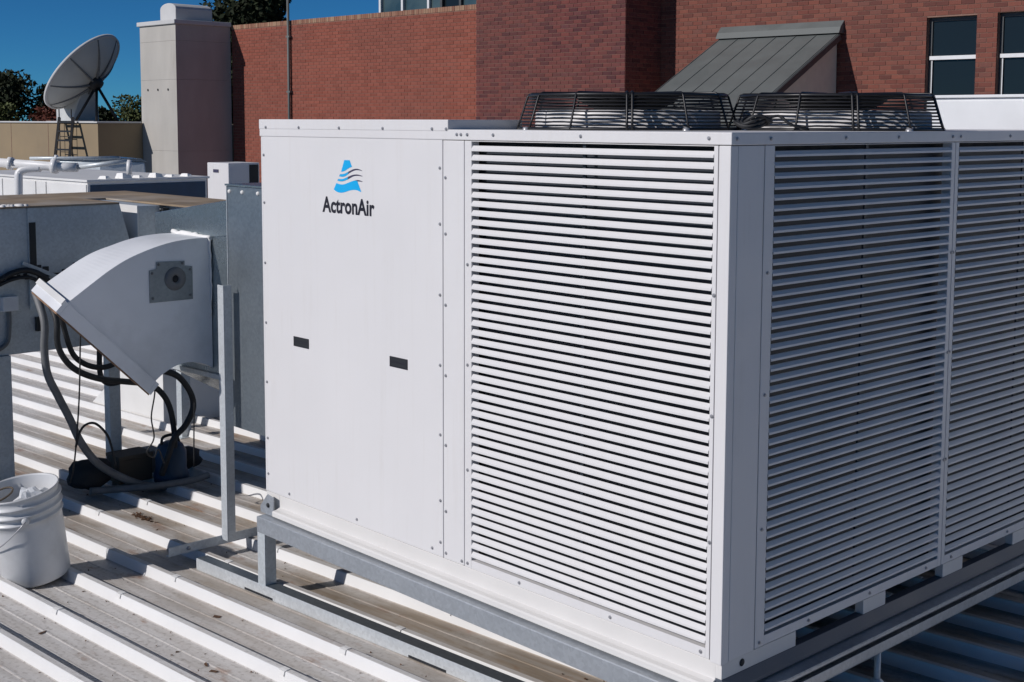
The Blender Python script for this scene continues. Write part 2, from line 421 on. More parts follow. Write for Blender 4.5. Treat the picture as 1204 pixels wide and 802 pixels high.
# louvres
N = 46; ZB, ZT = 0.029, 1.372
ZO = 1.3662; P = (ZO - ZB - .0100) / N
def slat_profile():
    # (depth inwards, z): folded blade, lower lip outside
    return [(-0.0030, 0.0), (-0.0028, 0.0060), (0.0036, 0.0148), (0.0055, 0.0170), (0.0065, 0.0165), (0.0046, 0.0143), (-0.0014, 0.0055), (-0.0018, -0.0006)]
def louver(axis, a0, a1, o0, o1, zt_open):
    """axis 'x': front panel (outward -Y); 'y': side panel (outward +X). a: frame span, o: opening span"""
    def q(a, d, z): return (a, d, z) if axis == 'x' else (-d, a, z)
    m_ = MB()
    def qb(aa, ab, d0, d1, z0, z1):
        p0 = q(aa, d0, z0); p1 = q(ab, d1, z1)
        m_.box(p0[0], p1[0], p0[1], p1[1], z0, z1)
    qb(a0 + G, o0, 0, .032, 0, 1.3685); qb(o1, a1 - G, 0, .032, 0, 1.3685)
    qb(o0, o1, .0002, .032, 0, ZB - .002); qb(o0, o1, .0002, .032, ZO, 1.3685)
    panel = m_.build('louver_panel', 'unit_paint', unit, bevel=.0018)
    # centre stiffener behind the blades
    mid = (o0 + o1) / 2
    s = MB(); p0 = q(mid - .006, .012, ZB); p1 = q(mid + .006, .018, ZT)
    s.box(p0[0], p1[0], p0[1], p1[1], ZB, ZT); s.build('stiffener', 'coil', panel)
    sm_ = MB(); sm_.prism(slat_profile() if axis == 'x' else [(d * 1.1, z * (.90 if z > .01 else 1)) for d, z in slat_profile()], lambda d, z, a: q(a, d + .0012, z), o0 + .0006, o1 - .0006)  # side blades shaped shorter so the shaded louvres look darker
    me = sm_.mesh('louver_slat')
    import bmesh
    bm = bmesh.new(); bm.from_mesh(me); bmesh.ops.recalc_face_normals(bm, faces=bm.faces); bm.to_mesh(me); bm.free()
    for i in range(N):
        z = ZB + .0100 + P * i
        jit = Matrix.Translation(Vector((mid if axis == 'x' else 0, 0 if axis == 'x' else mid, z + random.uniform(-.0005, .0005)))) @ Matrix.Rotation(random.gauss(0, .0006), 4, 'Y' if axis == 'x' else 'X') @ Matrix.Translation(Vector((-mid if axis == 'x' else 0, 0 if axis == 'x' else -mid, 0)))
        place('louver_slat', me, 'unit_paint', panel, jit)
    return panel
lp = louver('x', XB, XC, -1.004, -.055, ZT); lp['label'] = 'sunlit louvred panel on the front'
lp = louver('y', YA, YD, .188, 1.122, ZT); lp['label'] = 'shaded louvred panel next to the corner post'
lp = louver('y', YD, YE, 1.168, 2.10, ZT); lp['label'] = 'shaded louvred panel farther from the corner post'

# screws: small hex heads
sw = MB()
def scr(x, y, z, ax):
    R = Matrix.Rotation(math.radians(90), 3, 'X') if ax == 'y' else Matrix.Rotation(math.radians(90), 3, 'Y')
    prof = [(0, .0035), (.0032, .0035), (.0036, .001), (.0056, .0008), (.0056, -.001)]
    sw.lathe(prof, 8, (x, y, z), R, smooth=False)
for z in (.07, .21, .43, .66, .89, 1.12, 1.3):
    scr(XL + .022, -.0008, z, 'y'); scr(XA - .014, -.0008, z - .02, 'y'); scr(XA + .014, -.0008, z - .05, 'y')
for x in (-2.17, -1.95, -1.7, -1.45, -1.19, -1.12):
    scr(x, -.0055, 1.4045, 'y')
for x in (-2.05, -1.62, -1.2): scr(x, -.0008, .02, 'y')
for x in (-1.07, -1.05, -1.02, -.9, -.53, -.07): scr(x, -.004, 1.3875, 'y')
for x in (-1.05, -1.022, -.78, -.4, -.07): scr(x, -.0008, .0135, 'y')
for z in (.32, .66, .98): scr(-1.022, -.0008, z, 'y'); scr(-.047, -.0008, z, 'y')
for y in (.02, .165, .52, .8, 1.12, 1.17, 1.5, 1.85): scr(.0042, y, 1.386, 'x')
for z in (.0125, .33, .70, 1.03): scr(.0008, .166, z, 'x')
for y in (.4, .72, 1.05, 1.21, 1.6): scr(.0008, y, .0135, 'x')
for z in (.35, .7, 1.02): scr(.0008, 1.139, z, 'x'); scr(.0008, 1.152, z, 'x')
sw.build('screws', 'screw_metal', unit, recalc=False)['kind'] = 'stuff'

# base skirt
sk = MB()
sk.prism([(.004, -.0025), (.004, -.050), (-.010, -.056), (-.026, -.058), (-.030, -.062), (-.030, -.078), (-.026, -.0815), (.03, -.0815), (.03, -.0025)],
         lambda y, z, d: (d, y, z), -2.127, -.022)
sk.box(XL, -2.1275, .004, .03, -.0815, -.0025)
sk.build('base_skirt', 'unit_paint_skirt', unit, bevel=.0015)
ss = MB()
def sidebox(y0, y1, z0, z1, x1=-.002, x0=-.03): ss.box(x0, x1, y0, y1, z0, z1)
edges = [.0045, .342, .690, .815, 1.163, 1.293, 1.648, 1.772, 2.12, YEND]
for k in range(0, len(edges), 2):
    sidebox(edges[k], edges[k + 1], -.046, -.0025); ss.build('base_pad', 'unit_paint_skirt', unit, bevel=.0012); ss = MB()
ss.prism([(-.03, -.0465), (-.002, -.0465), (.018, -.072), (.020, -.0815), (-.03, -.0815)], lambda x, z, d: (x, d, z), .0045, YEND)
ss.build('base_tray', 'dark_tray', unit, bevel=.0012)
MB().lathe([(0, .0), (.0105, .0), (.0105, -.004)], 16, (-.0006, .092, -.022), Matrix.Rotation(math.radians(90), 3, 'Y')).build('lifting_hole', 'dark_interior', unit)
lug = MB()
lug.prism([(-2.222, -.083), (-2.222, -.058), (-2.172, -.004), (-2.132, -.010), (-2.130, -.083)], lambda x, z, d: (x, d, z), -.022, -.016)
lug.build('lifting_lug', 'galvanised', unit, bevel=.001)
MB().lathe([(0, .003), (.009, .003), (.009, -.001)], 12, (-2.165, -.0225, -.045), Matrix.Rotation(math.radians(90), 3, 'X')).build('lug_hole', 'dark_interior', unit)
MB().lathe([(0, .003), (.010, .003), (.012, -.001)], 12, (-.012, -.031, -.066), Matrix.Rotation(math.radians(90), 3, 'X')).build('base_bolt', 'screw_metal', unit)

# pull slots in the access panel (dark pressed recesses with a lip)
for (x0, x1, z0, z1) in ((-2.004, -1.910, .597, .629), (-1.421, -1.329, .602, .633)):
    hs = MB().box(x0, x1, -.0012, .002, z0, z1).build('pull_slot', 'dark_interior', unit)
    fr_ = MB()
    fr_.box(x0 - .002, x1 + .002, -.0022, .001, z1, z1 + .002); fr_.box(x0 - .002, x1 + .002, -.0022, .001, z0 - .002, z0)
    fr_.box(x0 - .002, x0, -.0022, .001, z0, z1); fr_.box(x1, x1 + .002, -.0022, .001, z0, z1)
    fr_.box(x0 + .004, x1 - .004, -.0016, .001, (z0 + z1) / 2 - .0015, (z0 + z1) / 2 + .0015)
    fr_.build('slot_rim', 'logo_black', hs)

# logo
def flat(poly, name, mat, parent, y=-.0006, tri=True):
    import bmesh
    bm = bmesh.new()
    Mi = MW[parent].inverted()
    vs = [bm.verts.new(Mi @ Vector((x, y, z))) for x, z in poly]
    f_ = bm.faces.new(vs); bmesh.ops.triangulate(bm, faces=[f_]); bmesh.ops.recalc_face_normals(bm, faces=bm.faces)
    me = bpy.data.meshes.new(name); bm.to_mesh(me); bm.free()
    o = bpy.data.objects.new(name, me); COL.objects.link(o); me.materials.append(MATS[mat]); o.parent = parent; MW[o] = MW[parent].copy()
    return o
# logo coordinates: 8 px per source px drawing grid -> metres on the panel
def LG(px, py):
    # bilinear map of the drawing grid measured on the panel
    s = (px - 262) / (520 - 262); t = (py - 147) / (436 - 147)
    x = -1.741 + s * (-1.579 + 1.741); z = 1.293 - t * (1.293 - 1.186)
    return (x, z)
def curve(pts, k=6):
    return [(p.x, p.y) for p in smooth_path([(a, b_, 0) for a, b_ in pts], k)]
def shape(pts, name, mat, y=-.0007): flat([LG(*p) for p in pts], name, mat, ap, y)
shape([(365, 147), (415, 147)] + curve([(436, 208), (405, 222), (375, 245), (350, 256), (334, 258)]), 'logo_mark', 'logo_blue')
shape(curve([(324, 282), (365, 276), (410, 250), (450, 229), (490, 224), (530, 238)]) + curve([(530, 242), (490, 236), (455, 243), (415, 266), (372, 298), (340, 306), (314, 302)]), 'logo_mark', 'logo_dark', -.0006)
shape(curve([(326, 283), (350, 281), (380, 271), (405, 256)]) + curve([(400, 276), (372, 297), (340, 305), (316, 302)]), 'logo_mark', 'logo_blue', -.0010)
shape(curve([(306, 328), (350, 326), (400, 302), (445, 282), (490, 277), (532, 288)]) + curve([(532, 293), (490, 289), (450, 296), (405, 322), (360, 345), (325, 350), (297, 345)]), 'logo_mark', 'logo_dark', -.0006)
shape(curve([(308, 329), (340, 328), (375, 317), (400, 304)]) + curve([(395, 327), (360, 344), (325, 349), (299, 345)]), 'logo_mark', 'logo_blue', -.0010)
shape(curve([(430, 345), (470, 331), (500, 329), (532, 338)]) + curve([(532, 343), (500, 341), (470, 345), (430, 358)]), 'logo_mark', 'logo_dark', -.0005)
shape(curve([(288, 368), (320, 378), (360, 376), (410, 354), (450, 338), (484, 334)]) + curve([(490, 352), (508, 402), (521, 440)], 3) + curve([(521, 440), (480, 424), (440, 424), (400, 436), (360, 452), (320, 458), (285, 448), (262, 430)]), 'logo_mark', 'logo_blue')

fc = bpy.data.curves.new('lettering', 'FONT'); fc.body = 'ActronAir'; fc.size = 0.08; fc.offset = 0.0024; fc.space_character = 1.02
ft = bpy.data.objects.new('lettering_curve', fc); COL.objects.link(ft)
dg = bpy.context.evaluated_depsgraph_get()
tm = bpy.data.meshes.new_from_object(ft.evaluated_get(dg))
bpy.data.objects.remove(ft)
xs = [v.co.x for v in tm.vertices]; ys = [v.co.y for v in tm.vertices]
sx = .308 / (max(xs) - min(xs)); sy = .0575 / (max(ys) - min(ys))
Mi = MW[ap].inverted()
for v in tm.vertices:
    v.co = Mi @ Vector((-1.812 + (v.co.x - min(xs)) * sx, -.0008, 1.104 + (v.co.y - min(ys)) * sy))
tm.materials.clear(); tm.materials.append(MATS['logo_black'])
to = bpy.data.objects.new('lettering', tm); COL.objects.link(to); to.parent = ap; MW[to] = MW[ap].copy()

# fans on top
def fan(cx, cy, z, R):
    hgt = .112
    ring = MB(); ring.lathe([(.285, 0), (.285, .058), (.290, .062), (.297, .060), (.300, .054), (.303, .002), (.315, 0)], 48, (cx, cy, z + .0005))
    fg_ring = ring.build('fan_ring', 'unit_paint', unit, recalc=False)
    hub = MB(); hub.lathe([(0, .052), (.055, .052), (.075, .044), (.08, .01), (.08, -.01)], 24, (cx, cy, z))
    hub.lathe([(.02, hgt + .004), (.17, hgt + .002), (.16, hgt - .018), (.11, hgt - .045), (.07, hgt - .055), (.07, .05)], 28, (cx, cy, z))
    hub.build('fan_motor', 'black_rubber', unit)
    for k in range(5):
        a = 2 * math.pi * k / 5 + .3
        pts = []
        for r_, da, dz in ((.07, -.25, .012), (.07, .25, .036), (.275, .34, .040), (.28, -.12, .006)):
            pts.append((cx + r_ * math.cos(a + da), cy + r_ * math.sin(a + da), z + dz))
        bl = MB(); bl.add(pts + [(p[0], p[1], p[2] - .004) for p in pts], [(0, 1, 2, 3), (7, 6, 5, 4), (0, 4, 5, 1), (1, 5, 6, 2), (2, 6, 7, 3), (3, 7, 4, 0)])
        bl.build('fan_blade', 'black_rubber', unit)
    gw = MB()
    def circ(r_, zz, wr, seg=36):
        # wires run nearly straight between the twelve bars
        pts_ = []
        for k in range(36):
            a_2 = 2 * math.pi * k / 36 - .82; q_2 = (k % 3) * math.pi / 18 - (0 if k % 3 == 0 else math.pi / 12)
            rr_ = r_ if k % 3 == 0 else r_ * (.45 + .55 * math.cos(math.pi / 12) / math.cos(q_2))
            pts_.append((cx + rr_ * math.cos(a_2), cy + rr_ * math.sin(a_2), zz))
        gw.tube(pts_, wr, 5, closed=True)
    nst = 10
    for k in range(nst + 1):
        t_ = k / nst
        circ(R - .036 * t_, z + .004 + (hgt - .006) * t_, .0026 if 0 < k < nst else .0055)
    for r_ in (.30, .285, .27, .255, .24, .225, .21, .195, .18, .165, .15, .135, .12, .105, .09): circ(r_, z + hgt + .002 * math.sin(r_ * 40) , .0028, 36)
    for k in range(12):
        a = 2 * math.pi * k / 12 - .82
        ca, sa = math.cos(a), math.sin(a)
        rr = .0036
        path = [(R + .004, .001), (R - .006, .03), (R - .030, hgt - .006), (R - .035, hgt + .001), (R - .045, hgt + .005), (.09, hgt + .006)]
        for off in ((-.008, .008) if k % 6 == 0 else (0,)):
            gw.tube([(cx + p * ca - off * sa, cy + p * sa + off * ca, z + q_) for p, q_ in path], rr if k % 6 else .0042, 5)
    gw.build('fan_guard', 'black_wire', unit, recalc=False)
    ft_ = MB()
    for k in range(4):
        a = 2 * math.pi * k / 4 - .72 + .39
        ft_.lathe([(0, .010), (.010, .008), (.012, 0)], 10, (cx + (R + .008) * math.cos(a), cy + (R + .008) * math.sin(a), z))
    ft_.build('guard_feet', 'screw_metal', unit)['kind'] = 'stuff'
fan(-.824, .521, H, .357)
fan(-.364, 1.028, H, .346)
cb = MB()
for k in range(4):
    c0 = Vector((-.36 + .01 * k, .56, H + .018 + .006 * k))
    cb.tube([c0 + Vector(((.045 - .004 * k) * math.cos(a) , (.05) * math.sin(a), .010 * math.sin(a * 2 + k))) for a in [2 * math.pi * j / 18 for j in range(18)]], .005, 6, closed=True)
cb.tube(smooth_path([(-.34, .58, H + .03), (-.30, .62, H + .045), (-.27, .64, H + .02), (-.25, .70, H + .006)]), .005, 6)
cb.build('cable_coil', 'black_rubber', unit)

# ================================================================== SUPPORT FRAME
frame = thing('steel_support_frame', 'galvanised channel frame with legs carrying the air conditioning unit', 'steel frame', (-1.0, 0.5, -.39))
def channel_front(y0, y1, x0, x1, z0, z1):
    # closed outward face (web) with a thin top flange
    m_ = MB(); m_.box(x0, x1, y0, y0 + .003, z0, z1 - .0005); m_.box(x0, x1, y0 + .0031, y1, z1 - .003, z1); m_.box(x0, x1, y0 + .0031, y1, z0, z0 + .003)
    return m_
channel_front(-.058, -.006, -2.192, .062, -.1475, -.0865).build('rail', 'galvanised', frame, bevel=.0015)
# side rail: lipped channel opening outwards
sr = MB()
X0, X1 = .006, .060
sr.box(X0, X1, -.0045, 2.36, -.0895, -.0865); sr.box(X0, X0 + .003, -.0045, 2.36, -.1445, -.090); sr.box(X0, X1, -.0045, 2.36, -.1475, -.145)
sr.box(X1 - .003, X1, -.0045, 2.36, -.100, -.090); sr.box(X1 - .003, X1, -.0045, 2.36, -.1445, -.116)
sr.build('rail', 'galvanised', frame, bevel=.0008)
sr2 = MB(); sr2.box(-2.192, .004, 2.29, 2.345, -.1475, -.0865); sr2.build('rail', 'galvanised', frame, bevel=.0015)
sr3 = MB(); sr3.box(-2.192, -2.14, -.0045, 2.288, -.1475, -.0865); sr3.build('rail', 'galvanised', frame, bevel=.0015)
def leg(x0, x1, y0, y1, ztop, zbot):
    m_ = MB(); m_.box(x0, x1, y0, y0 + .003, zbot, ztop); m_.box(x1 - .003, x1, y0 + .0031, y1, zbot, ztop); m_.box(x0, x0 + .003, y0 + .0031, y1, zbot, ztop)
    m_.box(x0, x1 , y0 - .001, y1, zbot - .003, zbot)
    return m_.build('leg', 'galvanised_dull', frame, bevel=.0008)
for (x, y) in ((-2.190, -.057), (-.02, -.057), (-2.19, 2.29), (-.02, 2.29)):
    leg(x, x + .052, y, y + .05, -.148, roofz(x, y) + (.0488 if y < 1 else .044))
MB().tube([(.034, .72, -.148), (.034, .72, roofz(0, .72) + .05)], .010, 8).lathe([(.011, .02), (.020, .012), (.020, -.012), (.011, -.02)], 10, (.034, .72, -.262)).build('jack_post', 'galvanised_dull', frame)
# slotted base channels lying across the roof beside the ribs
def base_channel(vc, u0, u1):
    m_ = MB()
    def hb(ua, ub, va, vb, wa, wb):
        pts = [RM @ Vector(p) for p in ((ua, va, wa), (ub, va - .012 * (ub - ua) / 2, wa), (ub, vb - .012 * (ub - ua) / 2, wa), (ua, vb, wa), (ua, va, wb), (ub, va - .012 * (ub - ua) / 2, wb), (ub, vb - .012 * (ub - ua) / 2, wb), (ua, vb, wb))]
        m_.hexa(pts)
    hb(u0, u1, vc, vc + .003, .0005, .048)
    ch = m_.build('base_channel', 'zinc_bright', frame, bevel=.0006)
    m_ = MB(); hb(u0, u1, vc + .0031, vc + .052, .0455, .0480); hb(u0, u1, vc + .0490, vc + .052, .0005, .0454)
    m_.build('channel_top', 'galvanised_dark', ch)  # darker metal than the front flange, dim sky reflection put into the colour
    p = lambda a, b_, c_: tuple(RM @ Vector((a, b_ - .012 * (a - u0) / 2, c_)))
    for us in [u0 + .35 + .983 * k for k in range(int((u1 - u0 - .5) / .983) + 1)]:
        s_ = MB()
        s_.hexa([p(us, vc - .0006, .002), p(us + .19, vc - .0006, .002), p(us + .19, vc + .0005, .002), p(us, vc + .0005, .002), p(us, vc - .0006, .011), p(us + .19, vc - .0006, .011), p(us + .19, vc + .0005, .011), p(us, vc + .0005, .011)])
        s_.build('slot', 'dark_interior', ch)
base_channel(.038, -2.63, 0.55)
base_channel(2.32, -2.63, 0.55)

# ================================================================== DUCTWORK
# plenum against the unit end
pl = thing('plenum_box', 'dark galvanised plenum box standing against the left end of the unit', 'duct', (-2.48, .5, .137))
MB().box(-2.74, -2.232, .163, 1.25, .137, 1.158).build('casing', 'galvanised_dark', pl, bevel=.002)
MB().box(-2.7435, -2.7405, .160, .19, .137, 1.157).build('corner_edge', 'zinc_bright', pl)
MB().box(-2.748, -2.229, .156, 1.255, 1.1585, 1.166).build('lid', 'galvanised_sheet', pl, bevel=.001)
b_ = MB()
for x in (-2.72, -2.62, -2.5): b_.lathe([(0, .006), (.007, .005), (.009, 0)], 8, (x, .1625, 1.135), Matrix.Rotation(math.radians(90), 3, 'X'))
b_.build('rivets', 'silicone', pl)['kind'] = 'stuff'
tr = thing('duct_transition', 'blue-grey tapering galvanised duct behind the white elbow', 'duct', (-3.07, .6, -.1))
MB().hexa([(-3.396, .1755, .32), (-2.7415, .1755, .335), (-2.7415, .95, -.10), (-3.396, .95, -.12), (-3.396, .1755, 1.01), (-2.7415, .1755, 1.098), (-2.7415, .95, 1.08), (-3.396, .95, 1.0)]).build('casing', 'galvanised_sheet', tr, bevel=.002)
MB().bar((-3.40, .172, .885), (-2.7435, .172, .955), .006, .012).build('standing_seam', 'galvanised_sheet', tr)
MB().bar((-3.39, .17, .318), (-2.7435, .17, .333), .012, .02).build('flange', 'galvanised_dull', tr)

el = thing('duct_elbow', 'white painted duct elbow curving down with open mouth and bolted side plate', 'duct elbow', (-3.05, -.1, .335))
outer = [(.173, .926), (.08, .926), (-.018, .916), (-.115, .893), (-.211, .860), (-.29, .820), (-.36, .776), (-.42, .737), (-.479, .698)]
inner = [(-.11, .335), (-.07, .366), (.0, .398), (.06, .404), (.12, .392), (.173, .366)]
outer = [(p.x, p.y) for p in smooth_path([(a, c_, 0) for a, c_ in outer], 4)]
inner = [(p.x, p.y) for p in smooth_path([(a, c_, 0) for a, c_ in inner], 4)]
XE0, XE1 = -3.21, -2.90
def far(pts, w):     # the far side of the elbow is cut back, so the mouth turns away
    return [(y + .042 * k_, z + .043 * k_) for (y, z), k_ in zip(pts, w)]
wo = [max(0, (i / (len(outer) - 1) - .4) / .6) for i in range(len(outer))]; wi = [max(0, 1 - i / 10) for i in range(len(inner))]
outer_f, inner_f = far(outer, wo), far(inner, wi)
side = outer + inner; side_f = outer_f + inner_f
for (xa, xb, nm) in ((XE1 - .002, XE1, 'side_sheet'), (XE0, XE0 + .002, 'side_sheet')):
    MB().prism(side if xb > -3 else side_f, lambda y, z, d: (d, y, z), xa, xb).build(nm, 'painted_duct', el)
def strip(pts, nm, off, ptf):
    m_ = MB(); k = len(pts); vs = []
    for (y, z), (yf, zf) in zip(pts, ptf): vs += [(XE0 - .001, yf, zf), (XE1 + .001, y, z)]
    for (y, z), (yf, zf) in zip(pts, ptf): vs += [(XE0 - .001, yf, zf + off), (XE1 + .001, y, z + off)]
    fs = [(2 * i, 2 * i + 1, 2 * i + 3, 2 * i + 2) for i in range(k - 1)] + [(2 * k + 2 * i, 2 * k + 2 * i + 2, 2 * k + 2 * i + 3, 2 * k + 2 * i + 1) for i in range(k - 1)]
    fs += [(2 * i, 2 * i + 2, 2 * k + 2 * i + 2, 2 * k + 2 * i) for i in range(k - 1)] + [(2 * i + 1, 2 * k + 2 * i + 1, 2 * k + 2 * i + 3, 2 * i + 3) for i in range(k - 1)]
    m_.add(vs, fs); o = m_.build(nm, 'painted_duct', el); return o
strip(outer, 'back_sheet', .003, outer_f); strip(inner, 'throat_sheet', -.003, inner_f)
# mouth flange
a_ = Vector((0, -.479, .698)); c_ = Vector((0, -.11, .335)); md = (c_ - a_).normalized(); nd = Vector((0, -.703, -.711))
fl = MB()
def ob(c0, c1, x0, x1, n0, n1):
    pts = []
    for nn in (n0, n1):
        for (xx, cc) in ((x0, c0), (x1, c0), (x1, c1), (x0, c1)):
            p = a_ + md * cc + nd * (nn - .060 * max(-.1, min(1.1, (XE1 - xx) / (XE1 - XE0)))); pts.append((xx, p.y, p.z))
    fl.hexa(pts)
Lm = (c_ - a_).length
ob(-.020, .000, XE0 - .018, XE1 + .018, -.012, .045); ob(Lm, Lm + .018, XE0 - .018, XE1 + .018, -.012, .045)
ob(.0001, Lm - .0001, XE1 + .0012, XE1 + .018, -.012, .045); ob(.0001, Lm - .0001, XE0 - .018, XE0 - .0012, -.012, .045)
fl.build('mouth_flange', 'painted_duct', el, bevel=.0015)
fl = MB(); ob(-.026, -.0205, XE0 - .022, XE1 + .022, -.016, .010); fl.build('flange_lip', 'white_sheet', el, bevel=.001)
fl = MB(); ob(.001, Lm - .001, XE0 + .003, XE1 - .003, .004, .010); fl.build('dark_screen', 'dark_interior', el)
fl = MB(); ob(-.012, .006, XE0 - .016, XE1 + .016, .0455, .052); ob(Lm - .006, Lm + .012, XE0 - .016, XE1 + .016, .0455, .052); ob(.0061, Lm - .0061, XE1 + .004, XE1 + .015, .0455, .052); ob(.0061, Lm - .0061, XE0 - .015, XE0 - .004, .0455, .052)
fl.build('perished_gasket', 'rusty_brown', el)
# bolted plate
pp = MB().prism([(-.118, .672), (.082, .672), (.082, .812), (.046, .818), (.046, .838), (-.086, .842), (-.086, .812), (-.118, .808)], lambda y, z, d: (d, y, z), XE1 + .0005, XE1 + .004).build('side_plate', 'galvanised_dark', el, bevel=.0008)
rg = MB().lathe([(.050, 0), (.046, .006), (.026, .010), (.016, .006), (.014, -.002)], 24, (XE1 + .0045, .0, .765), Matrix.Rotation(math.radians(90), 3, 'Y'))
rg.build('spigot_ring', 'grey_conduit', pp)
MB().lathe([(0, .001), (.014, .001), (.015, -.001)], 16, (XE1 + .006, .0, .765), Matrix.Rotation(math.radians(90), 3, 'Y')).build('spigot_hole', 'dark_interior', pp)
bo = MB()
for (y, z) in ((-.105, .69), (.07, .69), (.07, .80), (-.105, .795), (-.075, .83), (.035, .828)): bo.lathe([(0, .005), (.005, .004), (.006, 0)], 8, (XE1 + .004, y, z), Matrix.Rotation(math.radians(90), 3, 'Y'))
bo.build('plate_bolts', 'grey_conduit', pp)['kind'] = 'stuff'
# sealant bead where the elbow meets the transition
path = []
for k in range(16): path.append((XE0 - .005 + (XE1 - XE0 + .015) * k / 15, .168 + random.uniform(-.004, .003), .934 - .004 * k / 15 + random.uniform(-.004, .004)))
m_ = MB().tube(path, .011, 6)
path = [(XE1 + .006, .166, .93)] + [(XE1 + .005 + random.uniform(-.003, .003), .168 + random.uniform(-.003, .003), .92 - .022 * k) for k in range(16)]
m_.tube(path, .0065, 6, r2=.003)
m_.build('sealant_bead', 'silicone', el)

# stand that props the elbow
st = thing('support_stand', 'galvanised angle upright on a flat foot bar propping the duct elbow', 'support stand', (-2.70, .1, -.37))
up = MB(); up.box(-2.722, -2.676, .098, .101, -.340, .748); up.box(-2.679, -2.676, .1012, .138, -.340, .748)
up.build('upright', 'zinc_bright', st, bevel=.0008)
ft2 = MB(); zb = roofz(-2.71, .1) + .045
ft2.box(-2.748, -2.7245, -.150, .52, zb, zb + .003); ft2.box(-2.7255, -2.7225, -.150, .52, zb + .0031, zb + .040)
ft2.build('foot_bar', 'zinc_bright', st, bevel=.0008)
MB().lathe([(0, .006), (.008, .005), (.009, 0)], 8, (-2.7222, -.06, zb + .02), Matrix.Rotation(math.radians(90), 3, 'Y')).build('bolt', 'screw_metal', st)

# main duct on the left
mdu = thing('main_duct', 'long grey galvanised duct at the left edge with hoses and grimy seam', 'duct', (-4.5, -1.0, -.45))
MB().hexa([(-4.82, -1.76, .672), (-4.2, -1.76, .672), (-4.2, .49, .672), (-4.82, .49, .672), (-4.82, -1.76, 1.002), (-4.2, -1.76, 1.002), (-4.2, .40, 1.002), (-4.82, .40, 1.002)]).build('upper_section', 'galvanised_dull', mdu, bevel=.003)
MB().box(-4.80, -4.215, -1.75, .44, .285, .655).build('lower_section', 'galvanised_dull', mdu, bevel=.003)
MB().box(-4.79, -4.225, -1.74, .43, .6555, .6715).build('joint', 'dark_interior', mdu)
MB().box(-4.83, -4.19, -1.77, .395, 1.0025, 1.010).build('top_sheet', 'dirty_top', mdu, bevel=.001)
MB().box(-4.199, -4.190, -.085, -.045, .50, 1.001).build('strap', 'galvanised_dull', mdu, bevel=.001)
MB().box(-4.1895, -4.186, -.08, -.048, .70, .93).build('strap_tar', 'black_rubber', mdu)
MB().box(-4.214, -4.19, -.055, -.035, .39, .46).build('strap_tar', 'black_rubber', mdu)
jb = MB().box(-4.214, -4.17, -.228, -.150, .505, .578).build('junction_box', 'pvc_white', mdu, bevel=.004)
MB().tube(smooth_path([(-4.195, -.19, .505), (-4.195, -.192, .42), (-4.195, -.205, .35), (-4.197, -.26, .315), (-4.197, -.32, .31)]), .012, 8).build('conduit', 'grey_conduit', mdu)
MB().tube(smooth_path([(-4.17, -.32, .64), (-4.165, -.246, .662), (-4.165, -.183, .690), (-4.165, -.108, .700), (-4.165, -.028, .665), (-4.165, .03, .60)]), .014, 8).build('cable', 'black_rubber', mdu)
MB().tube(smooth_path([(-4.17, -.32, .60), (-4.165, -.2, .655), (-4.165, -.1, .665), (-4.165, -.03, .62), (-4.165, .0, .56)]), .009, 8).build('cable', 'black_rubber', mdu)
MB().bar((-4.185, -.12, .735), (-4.185, .05, .655), .012, .018).build('brace', 'galvanised_dull', mdu)
MB().box(-4.26, -4.2, -.42, -.185, roofz(-4.2, -.3), .284).build('leg', 'galvanised_dull', mdu, bevel=.002)
MB().box(-4.82, -4.2, -1.76, -1.25, roofz(-4.5, -1.5) + .02, .2845).build('riser', 'galvanised_dull', mdu, bevel=.002)
ru = MB()
for k in range(60):
    y = random.uniform(-1.2, .42); z = random.gauss(.68, .02); s_ = random.uniform(.003, .012)
    ru.box(-4.2 - .001, -4.197 + random.uniform(0, .006), y - s_, y + s_ * 1.6, z - s_, z + s_)
ru.build('tar_smears', 'black_rubber', mdu)['kind'] = 'stuff'
gr_ = MB()
for k in range(26):
    y = random.uniform(-.5, -.07); s_ = random.uniform(.01, .03)
    gr_.lathe([(0, .012), (s_ * .7, .010), (s_, 0)], 7, (-4.21 - random.random() * .05, y, 1.008))
gr_.build('sealant_lumps', 'silicone', mdu)['kind'] = 'stuff'

co = thing('duct_collar', 'short greenish duct collar between main duct and tapering duct', 'duct', (-4.5, .55, .25))
MB().box(-4.80, -4.20, .505, .625, .28, .985).build('casing', 'galvanised_dull', co, bevel=.002)
MB().box(-4.196, -4.17, .627, .66, .28, .97).build('rim', 'dark_interior', co, bevel=.001)  # dark bar standing in for the shaded gap beyond the collar
MB().box(-4.81, -4.197, .495, .5045, .28, .988).build('sunlit_end_sheet', 'white_sheet', co)  # sun on this end face put into a white colour

rd = thing('rear_duct', 'low duct behind the main duct with brown dirt-covered top', 'duct', (-4.6, .6, -.45))
MB().box(-5.45, -4.835, -.1, 1.05, .70, .988).build('casing', 'galvanised_dull', rd, bevel=.003)
MB().box(-4.834, -3.45, .67, 1.05, .70, .984).build('casing', 'galvanised_dull', rd, bevel=.003)
MB().box(-5.46, -4.834, -.105, 1.06, .9885, .995).build('dirty_top', 'dirty_top', rd)
MB().box(-4.833, -3.43, .63, 1.06, .9860, .995).build('dirty_top', 'dirty_top', rd)
MB().box(-5.23, -5.17, .80, .85, roofz(-5.2, .8), .699).build('leg', 'galvanised_dull', rd)
MB().box(-3.7, -3.64, 1.0, 1.05, roofz(-3.7, 1.0), .699).build('leg', 'galvanised_dull', rd)

